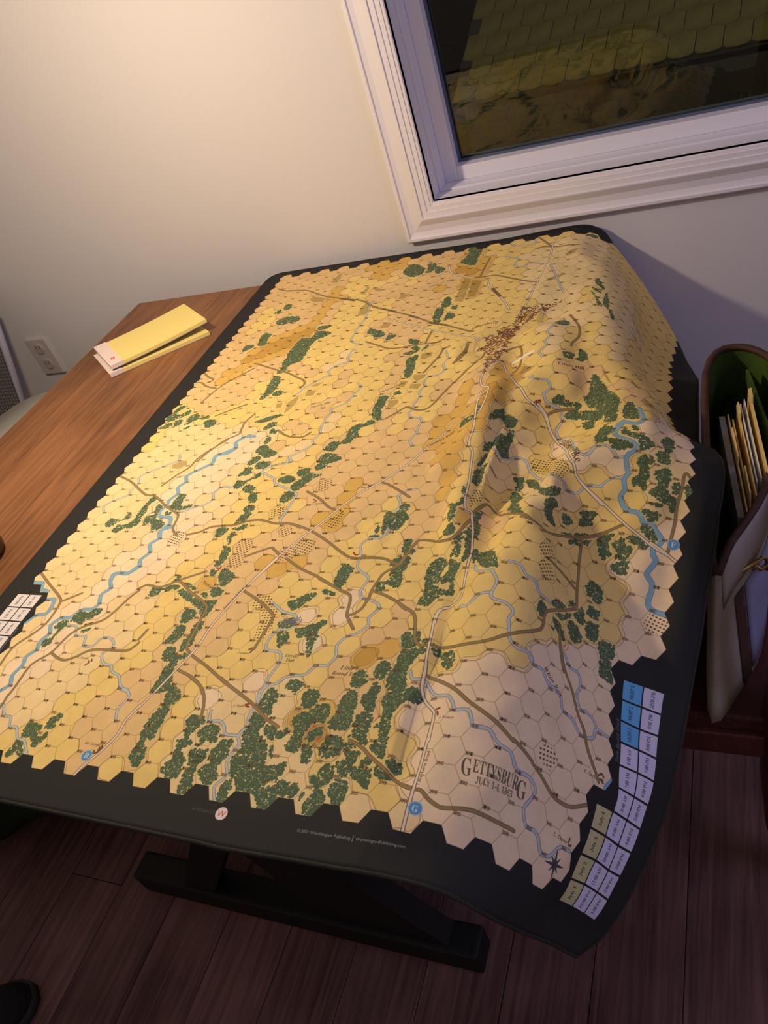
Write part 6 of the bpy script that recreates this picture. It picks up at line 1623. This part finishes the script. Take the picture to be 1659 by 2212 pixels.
# ------------------------------------------------------------------ night garden behind the glass
def outside():
    C = Vector(CP)
    def far(p, k): return C + (Vector(p) - C) * k
    k = 3.2
    c0 = far((9.3, 68.4, 0), k); c1 = far((52.0, 65.0, 0), k)
    ex = (c1 - c0).normalized()
    up = (Vector((0.10, 1, 0)).normalized() * math.cos(math.radians(28)) + Vector((0, 0, math.sin(math.radians(28))))).normalized()
    root = empty('shed_roof', tuple(c0), 'dim yellow shingled shed roof seen through the dark window', 'roof')
    tw, thh = 14.2, 17.0; nc = 13; nr = 13
    bmt = bmesh.new()
    pts = [(0, 0), (2, -1.4), (7, -2.0), (12, -1.2), (tw - .5, 0), (tw - .5, thh + 3), (0, thh + 3)]
    nz = ex.cross(up).normalized()
    def L(a, b, h): return ex * a + up * b + nz * h
    A = [bmt.verts.new(L(a, b, .9 if b < 5 else .1)) for a, b in pts]; Bv = [bmt.verts.new(L(a, b, .2 if b < 5 else 0)) for a, b in pts]
    bmt.faces.new(A); bmt.faces.new(Bv[::-1]); n = len(pts)
    for i in range(n): bmt.faces.new((A[i], Bv[i], Bv[(i + 1) % n], A[(i + 1) % n]))
    bmesh.ops.recalc_face_normals(bmt, faces=bmt.faces)
    me = bpy.data.meshes.new('shingle'); bmt.to_mesh(me); bmt.free(); me.transform(Matrix.Scale(S, 4)); me.materials.append(M['shingle'])
    skew = .36
    for r in range(nr):
        for c in range(nc):
            o = bpy.data.objects.new('shingle', me); COL.objects.link(o); o.parent = root
            o.location = (ex * (c * tw + (tw / 2 if r % 2 else 0) + r * thh * 0.0 - tw * .2) + up * (r * thh) + nz * (.25 + random.random() * .3)) * S
    Wd, Ht = nc * tw + tw, nr * thh
    bm = bmesh.new(); quad_sheet(bm, c0 - ex * 4, c0 + ex * Wd, c0 + ex * Wd + up * Ht, c0 - ex * 4 + up * Ht, -nz * 4)
    bm_obj('roof_deck', bm, M['fascia'], root)
    bm = bmesh.new(); dn = Vector((0, 0, -1)); s0 = c0 + Vector((0, 10, -3)); s1 = c0 + ex * (Wd - 6) + Vector((0, 10, -3))
    quad_sheet(bm, s0, s1, s1 + dn * 120, s0 + dn * 120, (0, 6, 0))
    bm_obj('shed_wall', bm, M['fascia'], root)
    gz = s0.z - 116
    tag(box('ground', (-700, 1100, 60, 2200, gz - 4, gz), M['ground']), kind='structure')
    # bare tree in front of the right half of the roof and a slack cable
    tr = empty('tree', (140, 330, gz), 'dark bare tree outside, right of the shed roof', 'tree')
    tx, ty = 141, 330
    tube_obj('trunk', [(tx, ty, gz), (tx + 2, ty, -40), (tx - 1, ty, 60), (tx + 4, ty, 200)], [13, 11, 9, 6], M['trunk'], tr, 12)
    for (z, dx, dz, r) in ((-10, 60, 70, 4), (20, -50, 80, 4), (50, 70, 60, 3.5), (80, -60, 60, 3), (-40, 75, 40, 3.5)):
        tube_obj('branch', [(tx, ty, z), (tx + dx * .5, ty - 6, z + dz * .6), (tx + dx, ty - 8, z + dz)], [r, r * .7, r * .35], M['trunk'], tr, 8)
    tag(tube_obj('overhead_cable', [(-150, 300, 50), (0, 300, 76), (150, 300, 110), (300, 300, 150)], .8, M['cable']), 'thin dark cable crossing in front of the shed roof', 'cable')
    d = bpy.data.lights.new('roof_fill_light', 'AREA'); d.energy = 60; d.color = (1, .82, .5); d.size = .3  # added light to brighten the shed roof, no known lamp there
    o = bpy.data.objects.new('roof_fill_light', d); COL.objects.link(o); o.location = W(-60, 40, 150)
    o.rotation_euler = (W(60, 420, -60) - W(-60, 40, 150)).to_track_quat('-Z', 'Y').to_euler()
outside()
